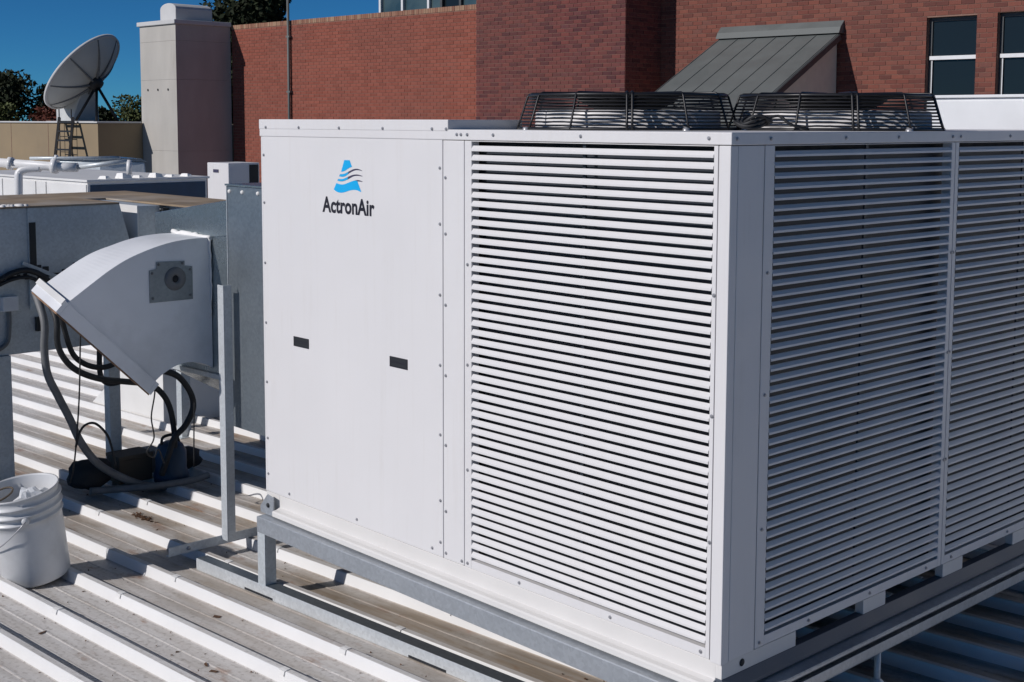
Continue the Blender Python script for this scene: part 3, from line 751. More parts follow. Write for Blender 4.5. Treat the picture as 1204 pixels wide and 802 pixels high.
for (x, y, zt, lab) in ((-4.13, .30, .62, 'galvanised channel post under the duct beside the hanging hoses'), (-4.86, 1.10, .699, 'galvanised post behind the hoses, nearer the unit, in front of white curb')):
    p = thing('duct_support_post', lab, 'post', (x, y, roofz(x, y)), group='posts under the ducts')
    zb = roofz(x, y)
    MB().box(x - .03, x + .03, y - .03, y - .027, zb, zt).box(x + .027, x + .03, y - .0269, y + .03, zb, zt).box(x - .03, x - .027, y - .0269, y + .03, zb, zt).build('channel', 'galvanised_dull', p, bevel=.001)
    MB().box(x - .05, x + .05, y - .05, y + .05, zb + .0005, zb + .006).build('foot_plate', 'galvanised_dull', p)

# white curb on the roof under the ducts
cu = thing('roof_curb', 'white sheet metal roof curb under the ducts with rusty lower edge', 'roof curb', UV(-5.6, 1.6, roofz(-5.6, 1.6)))
MB(uv=True).prism([(-6.10, -.478), (-5.139, -.459), (-5.139, -.12), (-5.55, -.10), (-5.75, -.24)], lambda a, c2, d: (a, d, c2), 1.37, 1.90).build('casing', 'white_sheet', cu, bevel=.003)
MB(uv=True).prism([(-6.105, -.478), (-5.135, -.459), (-5.135, -.438), (-6.105, -.462)], lambda a, c2, d: (a, d, c2), 1.358, 1.369).build('rusty_edge', 'rusty_brown', cu)
MB(uv=True).box(-5.56, -5.13, 1.365, 1.91, -.119, -.10).build('cap', 'white_sheet', cu, bevel=.002)

# ------------------------------------------------------------------ hoses, wires, pump
def hose(label, pts, r, mat='black_rubber', cat='hose', sub=6, name='hose', group='hoses under the elbow'):
    m_ = MB().tube(smooth_path(pts, sub), r, 8)
    o = m_.build(name, mat, origin=pts[-1]); tag(o, label, cat, group); return o
ZR = roofz(-3.8, .4)
hose('thick grey hose hanging from the main duct to the roof', [(-3.95, -.16, .62), (-3.85, -.163, .49), (-3.85, -.167, .362), (-3.85, -.155, .239), (-3.85, -.109, .13), (-3.85, -.054, .011), (-3.85, -.002, -.113), (-3.85, .081, -.233), (-3.84, .189, -.316), (-3.83, .30, -.375), (-3.82, .447, ZR + .015)], .019, 'grey_conduit')
hose('long black hose swinging across to the blue pump', [(-3.9, -.13, .60), (-3.8, -.127, .504), (-3.8, -.123, .383), (-3.8, -.084, .298), (-3.8, -.015, .236), (-3.8, .091, .189), (-3.8, .221, .159), (-3.8, .333, .131), (-3.8, .401, .078), (-3.8, .445, -.006), (-3.8, .466, -.139), (-3.8, .463, -.248)], .015)
hose('short black hose loop behind the elbow mouth', [(-3.9, -.07, .55), (-3.9, -.047, .444), (-3.9, -.009, .316), (-3.9, .053, .254), (-3.9, .14, .226), (-3.9, .229, .245), (-3.9, .30, .30)], .0135)
hose('black downpipe stub crossing the hose loops', [(-3.95, .153, .45), (-3.95, .153, .332), (-3.95, .153, .184), (-3.94, .190, .135), (-3.92, .25, .14)], .014)
hose('black hose bulging right beside the post and curling to the pump', [(-3.75, .30, .22), (-3.75, .386, .199), (-3.75, .469, .158), (-3.75, .533, .068), (-3.75, .545, -.012), (-3.75, .501, -.092), (-3.75, .438, -.147), (-3.75, .404, -.228), (-3.78, .38, -.33)], .016)
hose('thin black cord dropping to the dark sack', [(-3.75, -.033, .46), (-3.75, -.036, .391), (-3.75, -.05, .118), (-3.76, -.075, -.164), (-3.85, -.06, -.30)], .004, cat='cord', name='cord', group='cords under the elbow')
hose('thin black cord hanging from the tip of the elbow mouth', [(-3.20, .02, .345), (-3.35, .131, .207), (-3.4, .136, .067), (-3.4, .147, -.035), (-3.42, .12, -.10), (-3.45, .17, -.14), (-3.5, .22, -.12), (-3.6, .30, -.22)], .0035, cat='cord', name='cord', group='cords under the elbow')
hose('thin black cord hanging right of the pump', [(-3.6, .47, .05), (-3.6, .465, -.06), (-3.6, .46, -.27)], .0035, cat='cord', name='cord', group='cords under the elbow')
hose('small black cable hoop beside the post foot', [(-3.8, -.05, -.12), (-3.8, -.032, -.058), (-3.8, -.001, -.021), (-3.8, .05, -.021), (-3.8, .105, -.08), (-3.8, .129, -.147), (-3.8, .15, -.25)], .006, cat='cord', name='cord', group='cords under the elbow')
hose('grey hose lying in a curve on the roof before the pump', [(-3.88, .05, ZR + .06), (-3.85, .15, ZR + .055), (-3.75, .32, ZR + .06), (-3.72, .5, ZR + .06), (-3.75, .62, ZR + .06)], .018, 'grey_conduit')

pu = thing('pump', 'dark blue drainage pump on the roof where the hoses end', 'pump', (-3.85, .47, ZR))
pm = MB().lathe([(.0, .0), (.085, .0), (.09, .03), (.078, .06), (.078, .15), (.06, .185), (.03, .2), (.0, .2)], 20, (-3.85, .47, ZR + .044))
pm.build('body', 'pump_blue', pu)
MB().tube(smooth_path([(-3.85, .42, ZR + .22), (-3.85, .43, ZR + .27), (-3.85, .50, ZR + .27), (-3.85, .52, ZR + .22)]), .008, 6).build('handle', 'black_rubber', pu)
def lump(name, label, cat, c, s, mat, seed):
    random.seed(seed); nn = 14; mm = 9; vs = []; fs = []
    for i in range(mm + 1):
        th = math.pi * i / mm
        for k in range(nn):
            ph = 2 * math.pi * k / nn
            d = Vector((math.sin(th) * math.cos(ph), math.sin(th) * math.sin(ph), math.cos(th)))
            q_ = 1 + .32 * mnoise.noise(d * 1.7 + Vector((seed, 0, 0)))
            vs.append((c[0] + d.x * s[0] * q_, c[1] + d.y * s[1] * q_, max(c[2], c[2] + s[2] + d.z * s[2] * q_)))
    for i in range(mm):
        for k in range(nn): fs.append((i * nn + k, (i + 1) * nn + k, (i + 1) * nn + (k + 1) % nn, i * nn + (k + 1) % nn))
    m_ = MB().add(vs, fs, True); o = m_.build(name, mat, origin=c); return tag(o, label, cat)
lump('sack', 'black slumped sack under the thin cord', 'sack', (-3.98, .10, ZR + .043), (.10, .11, .075), 'sack_dark', 3)
lump('sack', 'small dark bundle lying behind the hoses beside the pump', 'sack', (-4.0, .62, ZR + .043), (.09, .10, .06), 'sack_dark', 11)
for (c, s_, lab, mt) in (((-4.02, .33, 0), (.07, .09, .12), 'brown carton in the shade left of the pump', 'cardboard'), ((-4.10, .47, 0), (.05, .05, .10), 'grey metal box behind the brown carton', 'grey_conduit')):
    z = roofz(c[0], c[1]) + .044
    bxo = thing('carton' if mt == 'cardboard' else 'metal_box', lab, 'box', (c[0], c[1], z))
    MB().box(c[0] - s_[0], c[0] + s_[0], c[1] - s_[1], c[1] + s_[1], z, z + s_[2]).build('body', mt, bxo, bevel=.003)
    MB().box(c[0] - s_[0] - .003, c[0] + s_[0] + .003, c[1] - s_[1] - .003, c[1] + s_[1] + .003, z + s_[2] + .0005, z + s_[2] + .02).build('lid', mt, bxo, bevel=.002)

# ------------------------------------------------------------------ bucket
Rb = Matrix.Rotation(math.radians(9.5), 3, EU)
bk = thing('bucket', 'white plastic bucket leaning on a roof rib with wire handle and plastic bag inside', 'bucket', UV(-3.00, -.468, roofz(-3.0, -.468) + .024), Rb)
bc = MW[bk].translation.copy()
def loc(v): return MW[bk] @ Vector(v)
class LB(MB): pass
def lbuild(m_, name, mat, parent=bk, bevel=0):
    m_.v = [tuple(MW[bk] @ Vector(p)) for p in m_.v]
    return m_.build(name, mat, parent, bevel=bevel)
prof = [(0, .002), (.120, .002), (.128, 0), (.132, .006), (.1415, .235), (.1415, .262), (.1500, .264), (.1500, .270), (.1425, .272), (.1428, .292), (.1525, .294), (.1530, .302), (.1435, .304), (.1440, .328), (.1545, .330), (.1550, .336), (.1450, .338), (.1460, .362), (.1510, .366), (.1510, .372), (.1450, .372), (.1425, .366), (.1300, .012), (0, .010)]
lbuild(MB().lathe(prof, 48), 'body', 'plastic_white')
a1 = math.radians(-78)
hd = []
for k in range(25):
    t_ = math.pi * k / 24
    ax_ = Vector((math.cos(a1), math.sin(a1), 0)); pr_ = Vector((-math.sin(a1), math.cos(a1), 0)) * -1
    hd.append(ax_ * (.158 * math.cos(t_)) * 1.0 + pr_ * (.148 * math.sin(t_) * .9 + .02 * math.sin(t_)) + Vector((0, 0, .283 - .13 * math.sin(t_))))
RH = Matrix.Rotation(math.radians(58), 3, 'Z')
hd = [RH @ p for p in hd]
lbuild(MB().tube(hd, .0024, 6), 'handle', 'screw_metal')
for p in (hd[0], hd[-1]):
    ears = MB(); d = Vector((p.x, p.y, 0)).normalized()
    ears.lathe([(0, .008), (.014, .006), (.016, -.004)], 12, (d.x * .150, d.y * .150, .283), (Vector((0, 0, 1)).rotation_difference(d)).to_matrix())
    lbuild(ears, 'handle_ear', 'plastic_white')
random.seed(5)
bagm = MB(); vs = []; fs = []; nn = 16; mm = 9
for i in range(mm + 1):
    th = math.pi * .62 * i / mm
    for k in range(nn):
        ph = 2 * math.pi * k / nn; d = Vector((math.sin(th) * math.cos(ph), math.sin(th) * math.sin(ph), math.cos(th)))
        q_ = 1 + .38 * mnoise.noise(d * 2.6 + Vector((4, 1, 2)))
        vs.append((.035 + d.x * .085 * q_, .03 + d.y * .085 * q_, .285 + d.z * .075 * q_))
for i in range(mm):
    for k in range(nn): fs.append((i * nn + k, (i + 1) * nn + k, (i + 1) * nn + (k + 1) % nn, i * nn + (k + 1) % nn))
bagm.add(vs, fs, False); lbuild(bagm, 'plastic_bag', 'bag_plastic')
lbuild(MB().tube([(-.05 + .05 * math.cos(2 * math.pi * k / 20), -.06 + .05 * math.sin(2 * math.pi * k / 20), .352 + .012 * math.sin(2 * math.pi * k / 20)) for k in range(20)], .004, 6, closed=True), 'wire_ring', 'cardboard')

# leaf litter and bits on the roof
random.seed(21)
lf = MB()
def bit(u, v, s_, w0=.0012):
    a = random.uniform(0, 6.28); c, s2 = math.cos(a), math.sin(a); l_, b2 = s_, s_ * random.uniform(.25, .7)
    pts = []
    for (p, q_, hz) in ((-l_, -b2, 0), (l_, -b2, .002), (l_, b2, 0), (-l_, b2, .003)):
        pts.append(RM @ Vector((u + p * c - q_ * s2, v + p * s2 + q_ * c, w0 + hz * random.random() * 2)))
    o = len(lf.v); lf.v += [tuple(p) for p in pts] + [tuple(p + Vector((0, 0, .0012))) for p in pts]
    for f_ in ((0, 3, 2, 1), (4, 5, 6, 7), (0, 1, 5, 4), (1, 2, 6, 5), (2, 3, 7, 6), (3, 0, 4, 7)): lf.f.append(tuple(i + o for i in f_)); lf.sm.append(False)
for k in range(420):
    u = random.uniform(-4.2, .2); kk = random.randint(-4, 6)
    v = V0 + SP * kk + (random.uniform(.056, .235) if random.random() < .5 else random.choice((.059, .235)) + random.uniform(-.003, .006) * 1)
    bit(u, v, random.choice((.002, .002, .003, .003, .004, .006)))
for k in range(60): bit(-3.45 + random.gauss(0, .05), .27 + random.gauss(0, .01) - SP * 0, random.uniform(.004, .012), .002)
for k in range(5): bit(random.uniform(-3, -1.6), random.uniform(-.8, -.2), .014)
o = lf.build('leaf_litter', 'leaf_litter', origin=UV(-2, -.3, -.4), recalc=False); tag(o, 'small dead leaves and grit scattered in the roof pans', 'leaf litter', kind='stuff')

# ================================================================== ROOFTOP BACKGROUND
# low white housing + pipes
lw = thing('low_roof_housing', 'low white panelled roof housing behind the main duct', 'housing', UV(-9.2, 3.1, -.6), Matrix.Rotation(A0, 3, 'Z'))
MB(uv=True).box(-10.9, -8.35, 2.575, 3.74, -.62, .905).build('casing', 'white_sheet', lw, bevel=.004)
for (a, c2) in ((-10.9, -9.98), (-9.96, -9.30), (-9.28, -9.10), (-9.08, -8.36)):
    MB(uv=True).box(a, c2, 2.566, 2.5745, -.5, .885).build('panel', 'white_sheet', lw, bevel=.003)
MB(uv=True).box(-8.349, -8.342, 2.60, 3.72, -.5, .88).build('shade_panel', 'pump_blue', lw, bevel=.003)  # shade of this side put into a dark blue panel colour
MB(uv=True).box(-10.92, -8.33, 2.56, 3.76, .9055, .925).build('lid', 'white_sheet', lw, bevel=.003)
random.seed(8)
for k in range(6):
    v_ = 2.75 + k * .16; s_ = random.uniform(.02, .05)
    o = MB(uv=True).hexa([(-8.5, v_, .9255), (-8.38, v_ + .01, .9255), (-8.37, v_ + s_ * 2, .9255), (-8.5, v_ + s_ * 1.8, .9255), (-8.48, v_ + .01, .9255 + s_ * .9), (-8.39, v_ + .015, .9255 + s_), (-8.385, v_ + s_ * 1.7, .9255 + s_ * .8), (-8.49, v_ + s_ * 1.6, .9255 + s_)]).build('sealant_lump', 'silicone', lw)

pi = thing('pipework', 'white plastic pipework with valve standing behind the main duct', 'pipe', UV(-7.3, 1.5, -.5))
def pt(u, v, z): return UV(u, v, z)
main = [pt(-7.40, 1.40, 1.118), pt(-7.07, 1.735, 1.085), pt(-7.0, 1.80, 1.085)]
MB().tube(main, .033, 12).build('pipe', 'pvc_white', pi)
MB().tube(smooth_path([pt(-8.40, 2.60, .56), pt(-7.60, 1.75, .56), pt(-7.34, 1.53, .57), pt(-7.30, 1.488, .66), pt(-7.29, 1.487, .98), pt(-7.29, 1.50, 1.05), pt(-7.25, 1.545, 1.075), pt(-7.19, 1.61, 1.08)]), .030, 12).build('riser', 'pvc_white', pi)
MB().tube([pt(-7.0, 1.80, 1.085), pt(-6.735, 2.069, 1.135)], .018, 10).build('pipe', 'galvanised_dull', pi)
MB().tube([pt(-6.735, 2.069, 1.14), pt(-6.727, 2.062, 1.035)], .02, 10).build('tap', 'pvc_white', pi)
MB().tube([pt(-7.135, 1.67, 1.095), pt(-7.105, 1.70, 1.092)], .055, 14).build('flange', 'pvc_white', pi)
MB().tube([pt(-7.36, 1.445, 1.115), pt(-7.335, 1.47, 1.11)], .046, 14).build('flange', 'pvc_white', pi)
MB().tube([pt(-7.115, 1.695, 1.14), pt(-7.116, 1.697, 1.175)], .014, 8).build('valve_stem', 'pvc_white', pi)
MB().tube([pt(-7.25, 1.56, 1.15), pt(-7.1, 1.71, 1.152), pt(-6.78, 2.02, 1.155)], .012, 8).build('small_pipe', 'galvanised_dull', pi)

eb = thing('metal_housing', 'pale metal box with grey side behind the white pipework', 'housing', UV(-12, 4.9, -.7))
MB(uv=True).hexa([(-12.6, 4.35, -.6), (-11.93, 4.60, -.6), (-11.6, 5.15, -.6), (-12.6, 5.2, -.6), (-12.5, 4.36, .965), (-11.96, 4.61, .965), (-11.72, 5.05, .95), (-12.5, 5.1, .97)]).build('casing', 'galvanised_dull', eb, bevel=.02)
MB(uv=True).hexa([(-12.52, 4.33, .9655), (-11.94, 4.58, .9655), (-11.70, 5.07, .951), (-12.52, 5.12, .971), (-12.5, 4.4, 1.0), (-11.98, 4.64, 1.0), (-11.76, 5.03, .985), (-12.5, 5.08, 1.0)]).build('lid', 'galvanised_sheet', eb, bevel=.005)

cd = thing('condenser_unit', 'small white air conditioning condenser with grille side by the brick wall', 'air conditioner', UV(-12.6, 6.83, .3))
MB(uv=True).box(-12.85, -12.355, 6.595, 7.07, .30, .885).build('casing', 'unit_paint', cd, bevel=.01)
for k in range(16):
    MB(uv=True).box(-12.3545, -12.347, 6.63, 6.89, .36 + k * .030, .372 + k * .030).build('grille_bar', 'unit_paint', cd)
MB(uv=True).box(-12.3545, -12.350, 6.91, 7.05, .33, .86).build('dark_grille', 'dark_interior', cd)
MB(uv=True).box(-12.70, -12.58, 6.588, 6.5945, .76, .80).build('nameplate', 'logo_dark', cd)
for (a, c2) in ((-12.8, 6.63), (-12.4, 6.63), (-12.8, 7.03), (-12.4, 7.03)): MB(uv=True).box(a - .02, a + .02, c2 - .02, c2 + .02, -.62, .2995).build('leg', 'galvanised_dull', cd)

# white parapet / housing behind the unit on the right
wh = thing('white_roof_housing', 'bright white sunlit housing behind the unit under the windows', 'housing', (0.2, 3.7, -.35))
MB().box(-1.27, 2.6, 3.21, 4.4, roofz(0, 3.5), 1.548).build('casing', 'white_frame', wh, bevel=.004)
MB().box(-1.285, 2.62, 3.195, 4.42, 1.5485, 1.563).build('lid', 'white_frame', wh, bevel=.003)
for (a, c2) in ((-1.26, -.12), (-.10, 1.1), (1.12, 2.55)): MB().box(a, c2, 3.2, 3.2095, -.2, 1.535).build('panel', 'white_frame', wh, bevel=.002)

# concrete tower
tw = thing('concrete_tower', 'pale concrete shaft with sunlit face and rounded cap left of the brick wall', 'tower', UV(-31.5, 17.8, -1.3))
for (z0, z1) in ((-1.3, .565), (.568, 2.579), (2.582, 3.660), (3.663, 4.12)):
    MB(uv=True).box(-32.495, -30.553, 16.865, 18.66, z0, z1).build('lift', 'concrete', tw, bevel=.004)
MB(uv=True).box(-32.48, -30.57, 16.88, 18.64, -1.2, 4.1).build('core', 'concrete', tw)
MB(uv=True).box(-32.56, -30.50, 16.80, 18.67, 4.1205, 4.245).build('coping', 'concrete_cap', tw, bevel=.02)
arc = [(-31.75, 4.246), (-31.75, 4.58)] + [(-31.33 + .42 * math.cos(math.pi * (1 - k / 8)), 4.58 + .17 * math.sin(math.pi * k / 8)) for k in range(1, 8)] + [(-30.91, 4.58), (-30.91, 4.246)]
MB(uv=True).prism(arc, lambda a, c2, d: (a, d, c2), 17.1, 18.3).build('vent_cap', 'concrete_cap', tw, bevel=.02)
th_ = MB(uv=True)
for u_ in (-32.1, -31.55, -31.0): th_.lathe([(0, 0), (.03, 0), (.035, .01)], 10, (u_, 16.863, 2.30), Matrix.Rotation(math.radians(90), 3, 'X'))
th_.build('tie_holes', 'dark_interior', tw)['kind'] = 'stuff'

# tan building with the dish
tb = thing('tan_building', 'low tan rendered building with shaded side below the satellite dish', 'building', UV(-38, 18, -1.3))
MB(uv=True).box(-48, -32.45, 15.45, 16.86, -1.3, 1.345).build('wall', 'tan_render', tb, bevel=.01)
MB(uv=True).box(-48, -32.6, 16.862, 24, -1.3, 1.30).build('wall', 'tan_render', tb)
MB(uv=True).box(-48, -32.40, 15.40, 16.80, 1.3455, 1.39).build('coping', 'concrete_cap', tb, bevel=.01)
for u_ in (-45.5, -43, -40.5, -38, -35.5): MB(uv=True).box(u_, u_ + .02, 15.443, 15.4495, -1.2, 1.34).build('joint', 'mortar', tb)

ld = thing('ladder', 'black steel ladder leaning on the tan wall', 'ladder', UV(-33.5, 15.2, -.2))
ra, rb, rc, rdv = UV(-34.45, 15.30, 1.50), UV(-33.60, 15.30, 1.50), UV(-33.65, 14.6, -.6), UV(-32.75, 14.6, -.6)
MB().bar(ra, rc, .07, .09).build('rail', 'black_steel', ld); MB().bar(rb, rdv, .07, .09).build('rail', 'black_steel', ld)
for k in range(8):
    t_ = (k + .5) / 8; MB().bar(ra.lerp(rc, t_), rb.lerp(rdv, t_), .05, .05).build('rung', 'black_steel', ld)
for u_ in (-34.5, -33.75): MB().tube([UV(u_, 15.32, 1.75), UV(u_, 15.32, -1.2)], .018, 6).build('handrail', 'black_steel', ld)
for k in range(5): MB().tube([UV(-34.5, 15.32, -.4 + .45 * k), UV(-33.75, 15.32, -.4 + .45 * k)], .012, 6).build('handrail_bar', 'black_steel', ld)

ds = thing('satellite_dish', 'large grey satellite dish on the tan building, seen from behind', 'satellite dish', UV(-37.4, 17.9, 1.3))
viewd = (UV(-38.2, 17.9, 2.98) - cam.location).normalized()
vr = viewd.cross(Vector((0, 0, 1))).normalized(); vu = vr.cross(viewd)
nax = (viewd * .40 + (vr * -.66 + vu * .64)).normalized()
RD = Vector((0, 0, 1)).rotation_difference(nax).to_matrix()
apex = UV(-36.95, 17.75, 2.62)
Rd, Dd = 1.48, .50
prof = [(Rd * t_ / 14, Dd * (t_ / 14) ** 2) for t_ in range(15)]
prof_f = prof + [(Rd + .03, Dd + .02), (Rd + .01, Dd + .05)] + [(r_ * .99, z + .035) for r_, z in reversed(prof)]
MB().lathe(prof_f, 48, apex, RD).build('reflector', 'dish_grey', ds)
MB().lathe([(Rd - .01, Dd - .03), (Rd + .05, Dd - .02), (Rd + .06, Dd + .06), (Rd - .01, Dd + .06), (Rd - .01, Dd - .03)], 48, apex, RD).build('rim', 'concrete_cap', ds)
for k in range(8):
    a = 2 * math.pi * k / 8 + .2
    pts = [apex + RD @ Vector((Rd * t_ / 8 * math.cos(a), Rd * t_ / 8 * math.sin(a), Dd * (t_ / 8) ** 2 - .05 * (1 - t_ / 8))) for t_ in range(9)]
    MB().tube(pts, .045, 6, r2=.02).build('rib', 'grey_conduit', ds)
MB().lathe([(0, -.22), (.22, -.20), (.26, 0), (.2, .08)], 16, apex, RD).build('hub', 'black_rubber', ds)
MB(uv=True).hexa([(-38.7, 17.3, 1.302), (-37.7, 17.3, 1.302), (-37.7, 18.3, 1.302), (-38.7, 18.3, 1.302), (-38.9, 17.4, 2.25), (-37.25, 17.5, 2.45), (-37.25, 18.0, 2.45), (-38.9, 18.1, 2.25)]).build('pedestal', 'dish_grey', ds, bevel=.03)
for (u_, v_) in ((-36.4, 17.5), (-36.2, 18.2), (-37.3, 17.2)):
    MB().tube([apex + RD @ Vector((0, 0, -.12)), UV(u_, v_, 1.302)], .045, 6).build('strut', 'black_steel', ds)
MB().tube([UV(-39.6, 17.9, 1.302), UV(-39.0, 17.9, 2.0)], .05, 6).build('strut', 'black_steel', ds)
MB(uv=True).box(-39.2, -36.0, 17.2, 18.4, 1.301, 1.40).build('base_slab', 'concrete_cap', ds)

# ------------------------------------------------------------------ brickwork
CH, BL = .086, .24
BMESH = {}
def brick_mesh(wd, mat):
    key = (round(wd, 3), mat)
    if key not in BMESH:
        mb = MB().box(0, wd, -.009, .02, 0, .0745); me = mb.mesh('brick'); me.materials.append(MATS[mat]); BMESH[key] = me
    return BMESH[key]
def brickwork(core, u0, u1, v, z0, z1, holes, mat, visible, nmax, seed, budget):
    """bricks on the -v face of a wall at v; holes (ua,ub,za,zb). Largest-showing bricks are objects, the rest one part."""
    rnd = random.Random(seed); allb = []
    k0 = int(math.floor(z0 / CH)); k1 = int(math.ceil(z1 / CH))
    for k in range(k0, k1):
        z = k * CH
        if z < z0 - .001 or z + .0745 > z1 + .001: continue
        segs = [(u0, u1)]
        for (ua, ub, za, zb) in holes:
            if z + .0745 > za and z < zb:
                ns = []
                for (a, c2) in segs:
                    if ub <= a or ua >= c2: ns.append((a, c2)); continue
                    if ua > a: ns.append((a, ua))
                    if ub < c2: ns.append((ub, c2))
                segs = ns
        off = (k % 2) * BL / 2
        for (a, c2) in segs:
            j = math.floor((a - off) / BL)
            while True:
                s0 = off + j * BL; s1 = s0 + BL; j += 1
                if s0 >= c2: break
                p0 = max(s0, a); p1 = min(s1 - .010, c2 if s1 > c2 else s1 - .010)
                if p1 - p0 < .035: continue
                allb.append((p0, p1, z))
    cpos = cam.location
    vis = [b2 for b2 in allb if visible(b2)]
    vis.sort(key=lambda q_: (UV(q_[0], v, q_[2]) - cpos).length)
    pick = set(vis[:min(nmax, budget)])
    for (p0, p1, z) in vis[:min(nmax, budget)]:
        Wm = Matrix.Translation(UV(p0, v + rnd.uniform(-.002, .002), z)) @ Matrix.Rotation(A0, 4, 'Z')
        place('brick', brick_mesh(p1 - p0, mat), mat, core, Wm)
    rest = MB(uv=True)
    for b2 in allb:
        if b2 in pick: continue
        p0, p1, z = b2; d = rnd.uniform(-.002, .002)
        rest.box(p0, p1, v - .009 + d, v + .02, z, z + .0745)
    o = rest.build('bricks', mat, core, recalc=False); o['kind'] = 'stuff'
    return len(pick)

VW, VB = 19.5, 18.306
bb = thing('brick_building', 'dark red brick building with projecting bay and tall sash windows on the right', 'building', UV(-13, 20.5, -1.0))
holes = [(-9.417, -8.47, 1.25, 3.325), (-8.10, -7.15, 1.25, 3.345), (-6.78, -5.83, 1.25, 3.345)]
def wall_core(u0, u1, v0, v1, z0, z1, holes):
    m_ = MB(uv=True); cur = u0
    for (a, c2, za, zb) in holes:
        m_.box(cur, a, v0, v1, z0, z1); m_.box(a, c2, v0, v1, z0, za); m_.box(a, c2, v0, v1, zb, z1); cur = c2
    m_.box(cur, u1, v0, v1, z0, z1); return m_
core = wall_core(-15.486, -3.0, VW, VW + .25, -1.0, 6.2, holes).build('wall', 'mortar', bb)
brickwork(core, -15.475, -3.0, VW, -.9, 6.2, holes, 'brick_red', lambda q_: -15.3 < q_[0] < -7.6 and 1.75 < q_[2] < 3.95 and not (-13.6 < q_[0] < -11.3 and q_[2] < 3.2), 300, 3, 300)
bay = MB(uv=True).box(-19.933, -15.487, VB, VW + .5, -1.0, 6.2).build('wall', 'mortar', bb); bay['label'] = 'projecting brick bay with purple-brown bricks'
brickwork(bay, -19.933, -15.487, VB, -.9, 6.2, [], 'brick_brown', lambda q_: False, 0, 4, 0)
# return face of the bay
rt = MB(uv=True); rnd = random.Random(9)
for k in range(-10, 72):
    z = k * CH
    j = 0
    while True:
        s0 = VB + (k % 2) * .12 - .12 + j * BL; j += 1
        if s0 > VW - .02: break
        p0 = max(s0, VB + .001); p1 = min(s0 + .23, VW - .01)
        if p1 - p0 > .03: rt.box(-15.487 - .02, -15.487 + .009 + rnd.uniform(-.002, .002), p0, p1, z, z + .0745)
rt.build('bricks', 'brick_brown', bay, recalc=False)['kind'] = 'stuff'
MB(uv=True).box(-19.9, -3, VW + .51, 30, -1, 6.0).build('rear_mass', 'mortar', bb)
for i, (a, c2, za, zb) in enumerate(holes):
    fm = MB(uv=True); vf = VW + .11
    fm.box(a, a + .06, vf, vf + .06, za, zb); fm.box(c2 - .05, c2, vf, vf + .06, za, zb)
    fm.box(a + .0601, c2 - .0501, vf, vf + .06, zb - .07, zb); fm.box(a + .0601, c2 - .0501, vf, vf + .06, za, za + .07)
    wn = fm.build('window', 'window_frame', bb, bevel=.004)
    MB(uv=True).box(a + .0605, c2 - .0505, vf + .03, vf + .036, za + .0705, 2.56).build('pane', 'window_glass', wn)
    MB(uv=True).box(a + .0605, c2 - .0505, vf + .03, vf + .036, 2.64, zb - .0705).build('pane', 'window_glass', wn)
    MB(uv=True).box(a + .03, c2 - .02, vf - .03, vf + .05, 2.565, 2.635).build('sash_bar', 'white_frame', wn, bevel=.004)
    MB(uv=True).box(a + .062, a + .078, vf - .006, vf + .01, za + .07, 2.564).build('sash_edge', 'white_frame', wn)
    MB(uv=True).box(a + .001, c2 - .001, vf + .07, vf + .08, za, zb).build('reveal_backing', 'dark_interior', wn)

# lean-to awning on the wall
aw = thing('lean_to_roof', 'green-grey metal lean-to roof against the brick wall behind the fans', 'lean-to', UV(-12.5, 18.3, -.6))
S_ = .5277
def slope(v): return 3.125 - (19.40 - v) * S_
u0, u1, vb, vt = -13.90, -11.12, 16.3, 19.40
MB(uv=True).hexa([(u0, vb, slope(vb) - .05), (u1, vb, slope(vb) - .05), (u1, vt, slope(vt) - .05), (u0, vt, slope(vt) - .05), (u0, vb, slope(vb)), (u1, vb, slope(vb)), (u1, vt, slope(vt)), (u0, vt, slope(vt))]).build('roof_sheet', 'awning_green', aw, bevel=.005)
for k in range(7):
    uu = u0 + .03 + (u1 - u0 - .06) * k / 6
    MB(uv=True).hexa([(uu - .010, vb, slope(vb) + .0005), (uu + .010, vb, slope(vb) + .0005), (uu + .010, vt - .02, slope(vt - .02) + .0005), (uu - .010, vt - .02, slope(vt - .02) + .0005), (uu - .006, vb, slope(vb) + .014), (uu + .006, vb, slope(vb) + .014), (uu + .006, vt - .02, slope(vt - .02) + .014), (uu - .006, vt - .02, slope(vt - .02) + .014)]).build('roof_rib', 'awning_green', aw)
MB(uv=True).hexa([(u0 - .03, 19.30, 3.12), (u1 + .03, 19.30, 3.12), (u1 + .03, 19.485, 3.12), (u0 - .03, 19.485, 3.12), (u0 - .03, 19.36, 3.24), (u1 + .03, 19.36, 3.24), (u1 + .03, 19.488, 3.37), (u0 - .03, 19.488, 3.37)]).build('flashing', 'awning_green', aw, bevel=.006)
MB(uv=True).hexa([(u0 + .08, vb + .25, -.75), (u1 - .09, vb + .25, -.75), (u1 - .09, 19.488, -.75), (u0 + .08, 19.488, -.75), (u0 + .08, vb + .25, slope(vb + .25) - .055), (u1 - .09, vb + .25, slope(vb + .25) - .055), (u1 - .09, 19.44, slope(19.44) - .055), (u0 + .08, 19.44, slope(19.44) - .055)]).build('wall', 'awning_wall', aw)
MB().bar(UV(u1 + .012, vb, slope(vb) - .075), UV(u1 + .012, vt, slope(vt) - .075), .02, .11, up=(0, 0, 1)).build('barge_board', 'window_frame', aw)

